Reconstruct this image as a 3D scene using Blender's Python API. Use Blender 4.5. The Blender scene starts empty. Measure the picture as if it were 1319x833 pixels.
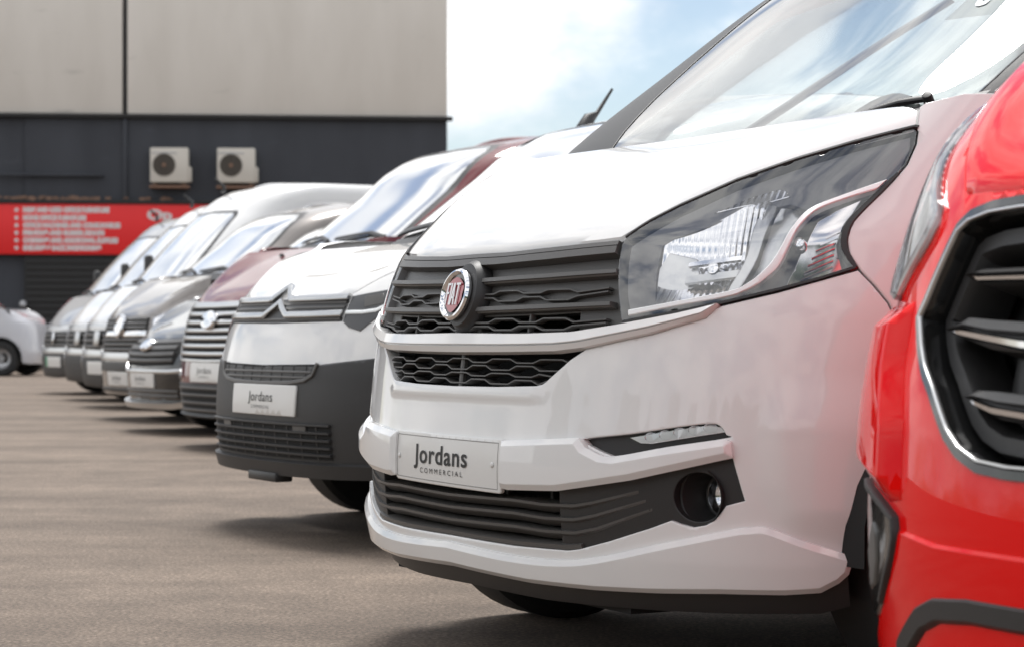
import bpy, bmesh, math, random
import numpy as np
from mathutils import Vector, Matrix
from mathutils.geometry import delaunay_2d_cdt
random.seed(4); np.random.seed(4)
SC = bpy.context.scene
COL = SC.collection
R = math.radians

# ------------------------------------------------------------------ camera, sky, sun, exposure
cam_data = bpy.data.cameras.new('camera')
cam = bpy.data.objects.new('camera', cam_data); COL.objects.link(cam)
cam.location = (0, 0, .72); cam.rotation_euler = (R(90), 0, 0)
cam_data.sensor_width = 36; cam_data.lens = 2800/1319*36
cam_data.shift_y = .0140          # level camera, verticals stay upright
cam_data.clip_start = .05; cam_data.clip_end = 2000
cam_data.dof.use_dof = True; cam_data.dof.focus_distance = 4.75; cam_data.dof.aperture_fstop = 7.5
SC.camera = cam

SUN_EL, SUN_AZ = 64, -5           # high sun behind thin cloud, beyond the row
world = bpy.data.worlds.new('World'); SC.world = world; world.use_nodes = True
wn = world.node_tree.nodes; wl = world.node_tree.links; wn.clear()
w_out = wn.new('ShaderNodeOutputWorld'); w_bg = wn.new('ShaderNodeBackground')
w_sky = wn.new('ShaderNodeTexSky'); w_sky.sky_type = 'NISHITA'; w_sky.sun_disc = False
w_sky.sun_elevation = R(SUN_EL); w_sky.sun_rotation = R(SUN_AZ); w_sky.air_density = 1.0; w_sky.dust_density = .6
w_bg.inputs['Strength'].default_value = .085
w_tc = wn.new('ShaderNodeTexCoord')
w_map = wn.new('ShaderNodeMapping'); w_map.inputs['Scale'].default_value = (1, 1, 1.7); w_map.inputs['Location'].default_value = (1.209, 7.627, 6.874)
w_no = wn.new('ShaderNodeTexNoise'); w_no.inputs['Scale'].default_value = 5.2; w_no.inputs['Detail'].default_value = 7; w_no.inputs['Roughness'].default_value = .56
w_rp = wn.new('ShaderNodeValToRGB'); w_rp.color_ramp.elements[0].position = .36; w_rp.color_ramp.elements[1].position = .55
w_rp.color_ramp.interpolation = 'EASE'; w_rp.color_ramp.elements[0].color = (.10, .10, .10, 1)
w_mix = wn.new('ShaderNodeMix'); w_mix.data_type = 'RGBA'
w_mix.inputs['B'].default_value = (13.6, 13.5, 13.2, 1)
w_n2 = wn.new('ShaderNodeTexNoise'); w_n2.inputs['Scale'].default_value = 7.5; w_n2.inputs['Detail'].default_value = 5
w_r2 = wn.new('ShaderNodeValToRGB'); w_r2.color_ramp.elements[0].position = .36; w_r2.color_ramp.elements[1].position = .62
w_r2.color_ramp.elements[0].color = (.66, .67, .69, 1); w_r2.color_ramp.elements[1].color = (1.0, .995, .98, 1)
w_mul = wn.new('ShaderNodeMix'); w_mul.data_type = 'RGBA'; w_mul.blend_type = 'MULTIPLY'; w_mul.inputs['Factor'].default_value = 1; w_mul.inputs['B'].default_value = (13.4, 13.45, 13.5, 1)
wl.new(w_map.outputs['Vector'], w_n2.inputs['Vector']); wl.new(w_n2.outputs['Fac'], w_r2.inputs['Fac']); wl.new(w_r2.outputs['Color'], w_mul.inputs['A']); wl.new(w_mul.outputs['Result'], w_mix.inputs['B'])
wl.new(w_tc.outputs['Generated'], w_map.inputs['Vector']); wl.new(w_map.outputs['Vector'], w_no.inputs['Vector'])
wl.new(w_no.outputs['Fac'], w_rp.inputs['Fac']); wl.new(w_rp.outputs['Color'], w_mix.inputs['Factor'])
wl.new(w_sky.outputs['Color'], w_mix.inputs['A']); wl.new(w_mix.outputs['Result'], w_bg.inputs['Color'])
wl.new(w_bg.outputs['Background'], w_out.inputs['Surface'])

sun_d = bpy.data.lights.new('sun', 'SUN'); sun = bpy.data.objects.new('sun', sun_d); COL.objects.link(sun)
sun_d.energy = 2.6; sun_d.angle = R(20); sun_d.color = (1, .98, .95)
az = R(SUN_AZ); el = R(SUN_EL)
sun.rotation_euler = Vector((math.sin(az)*math.cos(el), math.cos(az)*math.cos(el), math.sin(el))).to_track_quat('Z', 'Y').to_euler()
SC.view_settings.view_transform = 'Standard'; SC.view_settings.look = 'None'
SC.view_settings.exposure = .46; SC.view_settings.gamma = 1

# ------------------------------------------------------------------ materials
MATS = {}
def new_mat(name):
    m = bpy.data.materials.new(name); m.use_nodes = True
    n = m.node_tree.nodes; n.clear()
    return m, n, m.node_tree.links
def pbr(name, col, rough=.5, metal=0., coat=0., coat_r=.03, spec=.5, noise=0., nscale=30., bump=0., bscale=200., emit=0.):
    m, n, l = new_mat(name)
    o = n.new('ShaderNodeOutputMaterial'); b = n.new('ShaderNodeBsdfPrincipled'); l.new(b.outputs[0], o.inputs[0])
    b.inputs['Base Color'].default_value = (*col, 1); b.inputs['Roughness'].default_value = rough
    b.inputs['Metallic'].default_value = metal; b.inputs['Coat Weight'].default_value = coat
    b.inputs['Coat Roughness'].default_value = coat_r; b.inputs['Specular IOR Level'].default_value = spec
    tc = n.new('ShaderNodeTexCoord')
    if noise:
        t = n.new('ShaderNodeTexNoise'); t.inputs['Scale'].default_value = nscale; t.inputs['Detail'].default_value = 6
        l.new(tc.outputs['Object'], t.inputs['Vector'])
        mx = n.new('ShaderNodeMix'); mx.data_type = 'RGBA'
        mx.inputs['A'].default_value = tuple(c*(1-noise) for c in col)+(1,); mx.inputs['B'].default_value = tuple(min(1, c*(1+noise)) for c in col)+(1,)
        l.new(t.outputs['Fac'], mx.inputs['Factor']); l.new(mx.outputs['Result'], b.inputs['Base Color'])
    if bump:
        t2 = n.new('ShaderNodeTexNoise'); t2.inputs['Scale'].default_value = bscale; t2.inputs['Detail'].default_value = 3
        l.new(tc.outputs['Object'], t2.inputs['Vector'])
        bp = n.new('ShaderNodeBump'); bp.inputs['Strength'].default_value = bump; bp.inputs['Distance'].default_value = .002
        l.new(t2.outputs['Fac'], bp.inputs['Height']); l.new(bp.outputs['Normal'], b.inputs['Normal'])
    MATS[name] = m
    return m
def glass(name, tint, base, rough=.0, boost=1.):
    """thin pane: see-through tint plus a mirror reflection that grows at a slant"""
    m, n, l = new_mat(name)
    o = n.new('ShaderNodeOutputMaterial'); mix = n.new('ShaderNodeMixShader')
    t = n.new('ShaderNodeBsdfTransparent'); t.inputs[0].default_value = (*tint, 1)
    g = n.new('ShaderNodeBsdfGlossy'); g.inputs['Roughness'].default_value = rough; g.inputs['Color'].default_value = (1, 1, 1, 1)
    f = n.new('ShaderNodeFresnel'); f.inputs['IOR'].default_value = 1.5
    ma = n.new('ShaderNodeMath'); ma.operation = 'MULTIPLY_ADD'; ma.inputs[1].default_value = boost; ma.inputs[2].default_value = base
    ma.use_clamp = True
    l.new(f.outputs[0], ma.inputs[0]); l.new(ma.outputs[0], mix.inputs[0]); l.new(t.outputs[0], mix.inputs[1]); l.new(g.outputs[0], mix.inputs[2])
    l.new(mix.outputs[0], o.inputs[0]); MATS[name] = m
    return m
WHITE = pbr('white paint', (.765, .758, .748), .4, coat=1, spec=.1, noise=.012, nscale=3)
SILVERP = pbr('silver paint', (.36, .36, .37), .36, metal=.35, coat=1)
GREYP = pbr('light grey paint', (.52, .52, .55), .35, coat=1)
REDP = pbr('red paint', (.82, .002, .002), .4, coat=1, coat_r=.02, spec=.0)
REDP.node_tree.nodes['Principled BSDF'].inputs['Coat IOR'].default_value = 1.36
MAROON = pbr('dark red paint', (.13, .008, .010), .4, metal=.0, coat=.8, spec=.1)
MAROON.node_tree.nodes['Principled BSDF'].inputs['Coat IOR'].default_value = 1.75
DGREY = pbr('dark grey paint', (.055, .058, .064), .36, metal=.3, coat=1)
BRONZE = pbr('bronze grey paint', (.19, .17, .155), .38, metal=.4, coat=1)
PLAST = pbr('charcoal grained plastic', (.027, .026, .026), .5, bump=.25, bscale=900, noise=.1, nscale=60)
GRILLEM = pbr('grey grille plastic', (.080, .076, .072), .40, bump=.15, bscale=900)
BLACKP = pbr('black plastic', (.022, .021, .021), .45, bump=.15, bscale=700)
GLOSSB = pbr('gloss black', (.012, .012, .012), .12, coat=.5)
DEEP = pbr('shaded recess black', (.008, .008, .008), .8)  # near-black colour carries the shade of openings, wheel arches and undersides
RUBBER = pbr('tyre rubber', (.020, .020, .020), .75, bump=.3, bscale=80)
CHROME = pbr('chrome', (.82, .82, .83), .08, metal=1)
CHEV = pbr('brushed chevron chrome', (.50, .50, .50), .22, metal=1)
SATIN = pbr('satin silver', (.62, .62, .62), .28, metal=1)
REFL = pbr('lamp reflector', (.86, .86, .88), .10, metal=1)
BEZEL = pbr('lamp bezel', (.24, .235, .24), .35)
BEZELD = pbr('dark lamp bezel', (.06, .06, .063), .25)
FAN = pbr('condenser fan', (.085, .072, .06), .7)
LGUIDE = pbr('lamp light guide', (.88, .90, .90), .4)
INDIC = pbr('clear ribbed indicator', (.80, .76, .76), .10, metal=1)
RIMM = pbr('steel wheel', (.42, .42, .43), .4, metal=.6)
PLATEM = pbr('pale show plate', (.70, .69, .67), .35, coat=.3)
INK = pbr('black ink', (.012, .012, .012), .5)
INKG = pbr('grey ink', (.10, .10, .10), .5)
LINE = pbr('plate outline', (.30, .29, .28), .5)
FIATRED = pbr('badge red', (.30, .010, .025), .22, metal=.3, coat=1)
GREEN = pbr('green flash', (.02, .30, .14), .4)
SEAT = pbr('seat fabric', (.16, .16, .17), .85, bump=.3, bscale=400)
DASH = pbr('dashboard plastic', (.10, .10, .10), .7)
LENS = glass('lamp lens', (.97, .97, .975), .08, 0, .9)
SCREEN = glass('windscreen glass', (.88, .94, .92), .23, .01, 1.0)
REFLR = pbr('ribbed lamp reflector', (.86, .86, .88), .10, metal=1)
_n = REFLR.node_tree.nodes; _l = REFLR.node_tree.links
_w = _n.new('ShaderNodeTexWave'); _w.wave_type = 'RINGS'; _w.rings_direction = 'Z'; _w.inputs['Scale'].default_value = 26; _w.inputs['Distortion'].default_value = 0
_t = [q for q in _n if q.type == 'TEX_COORD'][0]; _b = _n.new('ShaderNodeBump'); _b.inputs['Strength'].default_value = .16; _b.inputs['Distance'].default_value = .004
_l.new(_t.outputs['Object'], _w.inputs['Vector']); _l.new(_w.outputs['Fac'], _b.inputs['Height']); _l.new(_b.outputs['Normal'], [q for q in _n if q.type == 'BSDF_PRINCIPLED'][0].inputs['Normal'])
SIDEG = glass('side glass', (.85, .89, .88), .03, 0, .8)
FARG = glass('far windscreen glass', (.55, .60, .59), .72, .10, .6)
STICK = pbr('price sticker', (.75, .78, .78), .6)

# ------------------------------------------------------------------ scene graph helpers
def empty(name, loc, rz=0., label=None, cat=None, group=None):
    o = bpy.data.objects.new(name, None); COL.objects.link(o); o.empty_display_size = .2
    o.location = loc; o.rotation_euler = (0, 0, rz)
    if label: o['label'] = label
    if cat: o['category'] = cat
    if group: o['group'] = group
    return o
def link(name, me, mat, parent=None, label=None, kind=None):
    o = bpy.data.objects.new(name, me); COL.objects.link(o)
    if mat is not None: me.materials.append(mat)
    if parent is not None: o.parent = parent
    if label: o['label'] = label
    if kind: o['kind'] = kind
    return o
def shade(me, ang=35):
    me.update()
    for p in me.polygons: p.use_smooth = True
    if ang is not None: me.set_sharp_from_angle(angle=R(ang))
def from_data(name, V, F, mat, parent=None, ang=35, label=None, kind=None):
    me = bpy.data.meshes.new(name); me.from_pydata([tuple(map(float, v)) for v in V], [], [tuple(map(int, f)) for f in F]); shade(me, ang)
    return link(name, me, mat, parent, label, kind)
def from_bm(name, bm, mat, parent=None, ang=35, label=None, kind=None):
    bmesh.ops.recalc_face_normals(bm, faces=bm.faces[:])
    me = bpy.data.meshes.new(name); bm.to_mesh(me); bm.free(); shade(me, ang)
    return link(name, me, mat, parent, label, kind)
def box_bm(bm, c, s, bev=0., M=None):
    r = bmesh.ops.create_cube(bm, size=1)
    vs = r['verts']
    for v in vs: v.co = Vector((v.co.x*s[0]+c[0], v.co.y*s[1]+c[1], v.co.z*s[2]+c[2]))
    if bev:
        es = list({e for v in vs for e in v.link_edges})
        rr = bmesh.ops.bevel(bm, geom=es, offset=bev, segments=2, affect='EDGES', profile=.5)
        vs = list({v for f in rr['faces'] for v in f.verts} | {v for v in vs if v.is_valid})
    if M is not None:
        for v in vs: v.co = M @ v.co
def box(name, c, s, mat, parent=None, bev=0., M=None, label=None, kind=None):
    bm = bmesh.new(); box_bm(bm, c, s, bev, M)
    return from_bm(name, bm, mat, parent, 40, label, kind)
def lathe(name, prof, M, mat, parent=None, n=40, sx=1., sy=1., ang=35, label=None):
    """revolve (radius, height) about the local z of M"""
    V = []; F = []
    k = len(prof)
    for i in range(n):
        a = 2*math.pi*i/n
        for r, h in prof: V.append(M @ Vector((r*math.cos(a)*sx, r*math.sin(a)*sy, h)))
    for i in range(n):
        j = (i+1) % n
        for q in range(k-1): F.append((i*k+q, j*k+q, j*k+q+1, i*k+q+1))
    if prof[0][0] > 1e-6: pass
    bm = bmesh.new(); bv = [bm.verts.new(v) for v in V]
    for f in F: bm.faces.new([bv[i] for i in f])
    bmesh.ops.remove_doubles(bm, verts=bm.verts[:], dist=1e-5)
    return from_bm(name, bm, mat, parent, ang, label)
def tube_path(name, pts, r, mat, parent=None, n=8, close=False):
    P = [Vector(p) for p in pts]; V = []; F = []
    m = len(P)
    for i, p in enumerate(P):
        a = P[(i-1) % m] if (close or i > 0) else p; b = P[(i+1) % m] if (close or i < m-1) else p
        t = (b-a).normalized(); x = t.orthogonal() if i == 0 else x - t*x.dot(t)
        x.normalize(); y = t.cross(x)
        rr = r[i] if isinstance(r, (list, tuple)) else r
        for k in range(n):
            q = 2*math.pi*k/n; V.append(p+x*math.cos(q)*rr+y*math.sin(q)*rr)
    for i in range(m if close else m-1):
        j = (i+1) % m
        for k in range(n): F.append((i*n+k, i*n+(k+1) % n, j*n+(k+1) % n, j*n+k))
    if not close: F += [tuple(range(n))[::-1], tuple((m-1)*n+k for k in range(n))]
    bm = bmesh.new(); bv = [bm.verts.new(v) for v in V]
    for f in F: bm.faces.new([bv[i] for i in f])
    return from_bm(name, bm, mat, parent, 50)

# ------------------------------------------------------------------ body shells: (s along the girth, z up) -> point on the car body
def pchip(x, y, q):
    x=np.asarray(x,float); y=np.asarray(y,float); q=np.clip(np.asarray(q,float),x[0],x[-1])
    h=np.diff(x); d=np.diff(y)/h; m=np.zeros_like(y)
    for i in range(1,len(x)-1):
        if d[i-1]*d[i]>0:
            w1=2*h[i]+h[i-1]; w2=h[i]+2*h[i-1]
            m[i]=(w1+w2)/(w1/d[i-1]+w2/d[i])
    m[0]=d[0]; m[-1]=d[-1]
    k=np.clip(np.searchsorted(x,q,side='right')-1,0,len(x)-2)
    t=(q-x[k])/h[k]
    return ((1+2*t)*(1-t)**2)*y[k]+t*(1-t)**2*h[k]*m[k]+t*t*(3-2*t)*y[k+1]+t*t*(t-1)*h[k]*m[k+1]
class Shell:
    # rows: (z, v0, W, C): nose line, half width, where the straight side begins; p = squareness of the plan
    def __init__(s, rows, p=2.4, vend=4.8, zref=None, q=None):
        a=np.array(rows,float); s.z=a[:,0]; s.v0=a[:,1]; s.W=a[:,2]; s.C=a[:,3]
        s.p=p; s.q=q or p; s.vend=vend
        zr=zref if zref is not None else s.z[len(s.z)//2]
        v0,W,L=s.par(zr)
        th=np.linspace(0,np.pi/2,4001)
        u=W*np.sin(th)**(2/p); v=L*(1-np.cos(th)**(2/s.q))
        ds=np.hypot(np.diff(u),np.diff(v)); s.S=np.concatenate([[0],np.cumsum(ds)]); s.T=th
        s.sf=s.S[-1]; s.send=s.sf+(vend-v0-L)
    def par(s,z):
        v0=pchip(s.z,s.v0,z); W=pchip(s.z,s.W,z); C=pchip(s.z,s.C,z)
        return v0,W,C-v0
    def pt(s,S,z):
        S=np.asarray(S,float); z=np.asarray(z,float); S,z=np.broadcast_arrays(S,z)
        v0,W,L=s.par(z); a=np.abs(S)
        th=np.interp(a,s.S,s.T); sn=np.sin(th); cs=np.clip(np.cos(th),0,1)
        u=W*sn**(2/s.p)*np.sign(S); v=v0+L*(1-cs**(2/s.q))
        over=np.clip(a-s.sf,0,None); v=v+over*(s.vend-v0-L)/(s.send-s.sf)
        return np.stack([u,v,z],-1)
    def nrm(s,S,z,e=2e-3):
        S=np.asarray(S,float); z=np.asarray(z,float)
        a=s.pt(S+e,z)-s.pt(S-e,z); b=s.pt(S,z+e)-s.pt(S,z-e)
        n=np.cross(a,b); n/=np.linalg.norm(n,axis=-1,keepdims=True)+1e-12
        return n
    def at(s,S,z,off=0.):
        off=np.asarray(off,float)
        return s.pt(S,z)+s.nrm(S,z)*off[...,None]
    def s_of_v(s, v, z):
        v0, W, L = s.par(z)
        if v > v0+L: return float(s.sf+(v-v0-L)*(s.send-s.sf)/(s.vend-v0-L))
        b = np.clip((v0+L-v)/L, 0, 1)**(s.q/2)
        return float(np.interp(math.acos(min(1, b)), s.T, s.S))
    def frame(s, S, z, off=0.):
        p = s.at(S, z, off); n = s.nrm(S, z); up = np.array([0, 0, 1.]); x = np.cross(up, n); x /= np.linalg.norm(x); y = np.cross(n, x)
        return Matrix(((x[0], y[0], n[0], p[0]), (x[1], y[1], n[1], p[1]), (x[2], y[2], n[2], p[2]), (0, 0, 0, 1)))

def mir(pts): return [(-s, z) for s, z in pts][::-1]
def sym(half):
    """closed loop from a right half that runs from the centre line (top) round to the centre line (bottom)"""
    left = [(-s, z) for s, z in half[::-1] if s > 1e-6]
    return list(half)+left
def wide(line):
    """full-width line from its right half that starts at the centre"""
    return [(-s, z) for s, z in line[::-1] if s > 1e-6]+list(line)
def dens(loop, res, close=True):
    out = []
    n = len(loop)
    for i in range(n if close else n-1):
        a = np.array(loop[i], float); b = np.array(loop[(i+1) % n], float)
        k = max(1, int(math.ceil(np.hypot(*(b-a))/res)))
        for j in range(k): out.append(a+(b-a)*j/k)
    if not close: out.append(np.array(loop[-1], float))
    return np.array(out)
def smooth_line(pts, n=60, close=False):
    """Catmull-Rom through the points"""
    P = np.array(pts, float); m = len(P); out = []
    seg = m if close else m-1
    per = max(2, n//seg)
    for i in range(seg):
        g = lambda k: P[k % m] if close else P[min(max(k, 0), m-1)]
        p0, p1, p2, p3 = g(i-1), g(i), g(i+1), g(i+2)
        for j in range(per):
            t = j/per
            out.append(.5*(2*p1+(p2-p0)*t+(2*p0-5*p1+4*p2-p3)*t*t+(3*p1-p0-3*p2+p3)*t**3))
    if not close: out.append(P[-1])
    return [tuple(map(float, o)) for o in out]
def inside(P, loop):
    x, y = P[:, 0], P[:, 1]; L = np.asarray(loop); r = np.zeros(len(P), bool)
    a = L; b = np.roll(L, -1, 0)
    for (x0, y0), (x1, y1) in zip(a, b):
        c = ((y0 > y) != (y1 > y))
        if y1 != y0: r ^= c & (x < (x1-x0)*(y-y0)/(y1-y0)+x0)
    return r
def seg_dist(P, loops, close=True):
    d = np.full(len(P), 1e9)
    for L in loops:
        L = np.asarray(L, float); A = L if close else L[:-1]; B = np.roll(L, -1, 0) if close else L[1:]
        for a, b in zip(A, B):
            ab = b-a; q = ab@ab
            t = np.clip(((P-a)@ab)/(q+1e-15), 0, 1)
            d = np.minimum(d, np.hypot(*(P-a-t[:, None]*ab).T))
    return d
def inset(loop, d):
    L = np.asarray(loop, float); e = np.roll(L, -1, 0)-L; e /= np.linalg.norm(e, axis=1, keepdims=True)+1e-12
    n = np.stack([-e[:, 1], e[:, 0]], 1)
    area = .5*np.sum(L[:, 0]*np.roll(L[:, 1], -1)-np.roll(L[:, 0], -1)*L[:, 1])
    if area < 0: n = -n
    m = n+np.roll(n, 1, 0); m /= np.maximum(np.sum(m*np.roll(n, 0, 0), 1, keepdims=True), .35)
    return L+m*d
def panel(name, sh, outline, mat, parent=None, holes=(), res=.02, off=None, rim=.014, rnd=.0025, extra=(), label=None, fres=None):
    """a sheet on a body shell cut to an outline, with holes, rolled edges and a rim that goes inward"""
    base = (lambda S, Z: np.zeros_like(S)) if off is None else ((lambda S, Z, o=off: np.full_like(S, o)) if not callable(off) else off)
    fres = fres or res
    loops0 = [np.array(outline, float)]+[np.array(h, float) for h in holes]
    loops = [dens(l, fres) for l in loops0]
    pts = []; edges = []
    for L in loops:
        b = len(pts); pts += [tuple(p) for p in L]; edges += [(b+i, b+(i+1) % len(L)) for i in range(len(L))]
    nb = len(pts)
    lo = loops[0].min(0); hi = loops[0].max(0)
    cand = []
    if rnd:
        for L in loops:
            hole = L is not loops[0]
            for k in ((.45, 1.0) if rnd < .005 else (.5, .84, 1.0)):
                q = inset(L, (-1 if hole else 1)*rnd*k); cand.append((q, .8*rnd*k))
    for ex in extra:
        q = dens(ex, res*.7, False); k = inside(q, loops[0])
        for h in loops[1:]: k &= ~inside(q, h)
        k &= seg_dist(q, loops0) >= rnd*1.1+2e-4
        for i in range(len(q)):
            if k[i]:
                pts.append(tuple(q[i]))
                if i and k[i-1]: edges.append((len(pts)-2, len(pts)-1))
    XT = np.concatenate([dens(ex, res*.7, False) for ex in extra]) if len(extra) else None
    ys = np.arange(lo[1]+res*.5, hi[1], res*.87); G = []
    for i, y in enumerate(ys):
        xs = np.arange(lo[0]+(res*.5 if i % 2 else 0), hi[0], res); G.append(np.stack([xs, np.full_like(xs, y)], 1))
    if G: cand.append((np.concatenate(G), max(rnd*1.6, res*.4)))
    for q, md in cand:
        if len(q) == 0: continue
        k = inside(q, loops[0])
        for h in loops[1:]: k &= ~inside(q, h)
        q = q[k]
        if len(q) == 0: continue
        q = q[seg_dist(q, loops0) >= md]
        if XT is not None and len(q):
            dm = np.min(np.hypot(q[:, None, 0]-XT[None, :, 0], q[:, None, 1]-XT[None, :, 1]), axis=1); q = q[dm > min(res*.35, .006)]
        pts += [tuple(p) for p in q]
    vs, es, fs, *_ = delaunay_2d_cdt([Vector(p) for p in pts], edges, [], 0, 1e-7)
    P = np.array([tuple(v) for v in vs]); T = np.array([f for f in fs if len(f) == 3])
    c = P[T].mean(1); k = inside(c, loops[0])
    for h in loops[1:]: k &= ~inside(c, h)
    T = T[k]
    ar = (P[T[:, 1]]-P[T[:, 0]]); br = (P[T[:, 2]]-P[T[:, 0]]); cr = ar[:, 0]*br[:, 1]-ar[:, 1]*br[:, 0]
    T = T[np.abs(cr) > 1e-10]; cr = cr[np.abs(cr) > 1e-10]
    T[cr < 0] = T[cr < 0][:, ::-1]
    def total(Q):
        o = base(Q[:, 0], Q[:, 1])
        if rnd:
            q = 1-np.clip(seg_dist(Q, loops0)/rnd, 0, 1); o = o-rnd*(q**2*.9 if rnd < .005 else q*.75)
        return o
    o0 = total(P); X = sh.at(P[:, 0], P[:, 1], o0)
    e = 1e-3
    if off is None or not callable(off):
        N = sh.nrm(P[:, 0], P[:, 1])
    else:
        f = lambda Q: sh.at(Q[:, 0], Q[:, 1], base(Q[:, 0], Q[:, 1]))
        a = f(P+[e, 0])-f(P-[e, 0]); b = f(P+[0, e])-f(P-[0, e]); N = np.cross(a, b); N /= np.linalg.norm(N, axis=1, keepdims=True)
    # edge roll tilts the normal outward at the rim
    if rnd:
        d0 = seg_dist(P, loops0); w = (1-np.clip(d0/rnd, 0, 1))*.75 if rnd < .005 else .72*np.clip((1-d0/rnd)/.14, 0, 1)
        def sd(Q):
            i = inside(Q, loops0[0])
            for h in loops0[1:]: i &= ~inside(Q, h)
            d = seg_dist(Q, loops0); return np.where(i, d, -d)
        g = np.stack([sd(P+[e, 0])-sd(P-[e, 0]), sd(P+[0, e])-sd(P-[0, e])], 1)
        kz = w > 1e-3
        g[~kz] = 0; ln = np.linalg.norm(g, axis=1, keepdims=True); g = g/np.maximum(ln, 1e-9)
        U = sh.pt(P[:, 0]+e, P[:, 1])-sh.pt(P[:, 0]-e, P[:, 1]); U /= np.linalg.norm(U, axis=1, keepdims=True)+1e-12
        Vv = np.cross(N, U); N = N-(U*g[:, :1]+Vv*g[:, 1:])*w[:, None]; N /= np.linalg.norm(N, axis=1, keepdims=True)
    V = [tuple(x) for x in X]; F = [tuple(t) for t in T]; NN = [tuple(n) for n in N]
    if rim:
        cnt = {}
        for t in T:
            for i in range(3):
                a, b = int(t[i]), int(t[(i+1) % 3])
                if (b, a) in cnt: del cnt[(b, a)]
                else: cnt[(a, b)] = 1
        ids = sorted({i for ab in cnt for i in ab}); mp = {}
        sn = sh.nrm(P[ids, 0], P[ids, 1])
        for i, q in zip(ids, sn):
            mp[i] = len(V); V.append(tuple(X[i])); NN.append((0, 0, 0)); V.append(tuple(X[i]-q*rim)); NN.append((0, 0, 0))
        rimn = {}
        for (a, b) in cnt:
            F.append((mp[b], mp[a], mp[a]+1, mp[b]+1))
            n = np.cross(np.array(V[mp[a]])-np.array(V[mp[b]]), np.array(V[mp[a]+1])-np.array(V[mp[b]])); n /= np.linalg.norm(n)+1e-12
            for q in (mp[a], mp[b]): rimn.setdefault(q, []).append(n)
        for q, l in rimn.items():
            n = np.sum(l, 0); n = n/(np.linalg.norm(n)+1e-12); NN[q] = tuple(n); NN[q+1] = tuple(n)
    me = bpy.data.meshes.new(name); me.from_pydata(V, [], F); me.update()
    for p in me.polygons: p.use_smooth = True
    me.normals_split_custom_set_from_vertices(NN)
    return link(name, me, mat, parent, label)
def resample(line, n, smooth=False):
    L = np.array(smooth_line(line, 120) if smooth else line, float)
    d = np.concatenate([[0], np.cumsum(np.hypot(*np.diff(L, axis=0).T))]); t = np.linspace(0, d[-1], n)
    return np.stack([np.interp(t, d, L[:, 0]), np.interp(t, d, L[:, 1])], 1)
def band(name, sh, A, B, prof, mat, parent=None, n=90, ang=40, smooth=False, cap=True, label=None):
    """bar lofted between an upper and a lower line on a shell; prof = (t across, offset outward)"""
    a = resample(A, n, smooth); b = resample(B, n, smooth); k = len(prof); V = []; F = []
    for t, o in prof:
        q = a+(b-a)*t
        oo = np.full(n, o) if not callable(o) else o(q)
        V.append(sh.at(q[:, 0], q[:, 1], oo))
    V = np.stack(V, 1).reshape(-1, 3)
    for i in range(n-1):
        for j in range(k-1): F.append((i*k+j, i*k+j+1, (i+1)*k+j+1, (i+1)*k+j))
    if cap: F += [tuple(range(k))[::-1], tuple((n-1)*k+j for j in range(k))]
    return from_data(name, V, F, mat, parent, ang, label)
def strand(name, sh, line, w, off, h, mat, parent=None, res=.02, kind=None, taper=None, fo=None):
    """thin ridge along a line: flat top with chamfers"""
    L = dens(line, res, False); t = np.gradient(L, axis=0); t /= np.linalg.norm(t, axis=1, keepdims=True)+1e-12
    nn = np.stack([-t[:, 1], t[:, 0]], 1); V = []
    ww = np.full(len(L), w) if taper is None else np.array(taper(np.linspace(0, 1, len(L))))*w
    for f, o in ((-.5, off-h), (-.5, off-h*.2), (-.3, off), (.3, off), (.5, off-h*.2), (.5, off-h)):
        q = L+nn*(f*ww)[:, None]; V.append(sh.at(q[:, 0], q[:, 1], np.full(len(L), o)+(fo(q[:, 0], q[:, 1]) if fo else 0)))
    k = 6; V = np.stack(V, 1).reshape(-1, 3); F = []
    for i in range(len(L)-1):
        for j in range(k-1): F.append((i*k+j, (i+1)*k+j, (i+1)*k+j+1, i*k+j+1))
    F += [tuple(range(k)), tuple((len(L)-1)*k+j for j in range(k))[::-1]]
    return from_data(name, V, F, mat, parent, 40, kind=kind)
def flat_text(body, size, bold=0., spacing=1.):
    cu = bpy.data.curves.new('lettering', 'FONT'); cu.body = body; cu.size = size; cu.align_x = 'CENTER'; cu.align_y = 'CENTER'
    cu.offset = bold; cu.space_character = spacing; cu.resolution_u = 4
    o = bpy.data.objects.new('lettering', cu); COL.objects.link(o)
    dg = bpy.context.evaluated_depsgraph_get(); me = bpy.data.meshes.new_from_object(o.evaluated_get(dg))
    bpy.data.objects.remove(o); bpy.data.curves.remove(cu)
    return me
def text_on(name, fn, body, size, mat, parent, bold=0., spacing=1., sx=1.):
    me = flat_text(body, size, bold, spacing)
    for v in me.vertices: v.co = fn(v.co.x*sx, v.co.y)
    me.name = name; me.update(); me.materials.clear()
    return link(name, me, mat, parent)
def shell_text(name, sh, body, s0, z0, off, size, mat, parent, **k):
    return text_on(name, lambda x, y: Vector(sh.at(np.array(s0+x), np.array(z0+y), np.array(off))), body, size, mat, parent, **k)
def poly_feature(d, w): return np.clip(d/w, 0, 1)
def signed(S, Z, loop):
    P = np.stack([S, Z], 1); d = seg_dist(P, [np.asarray(loop)]); return np.where(inside(P, loop), d, -d)

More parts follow.
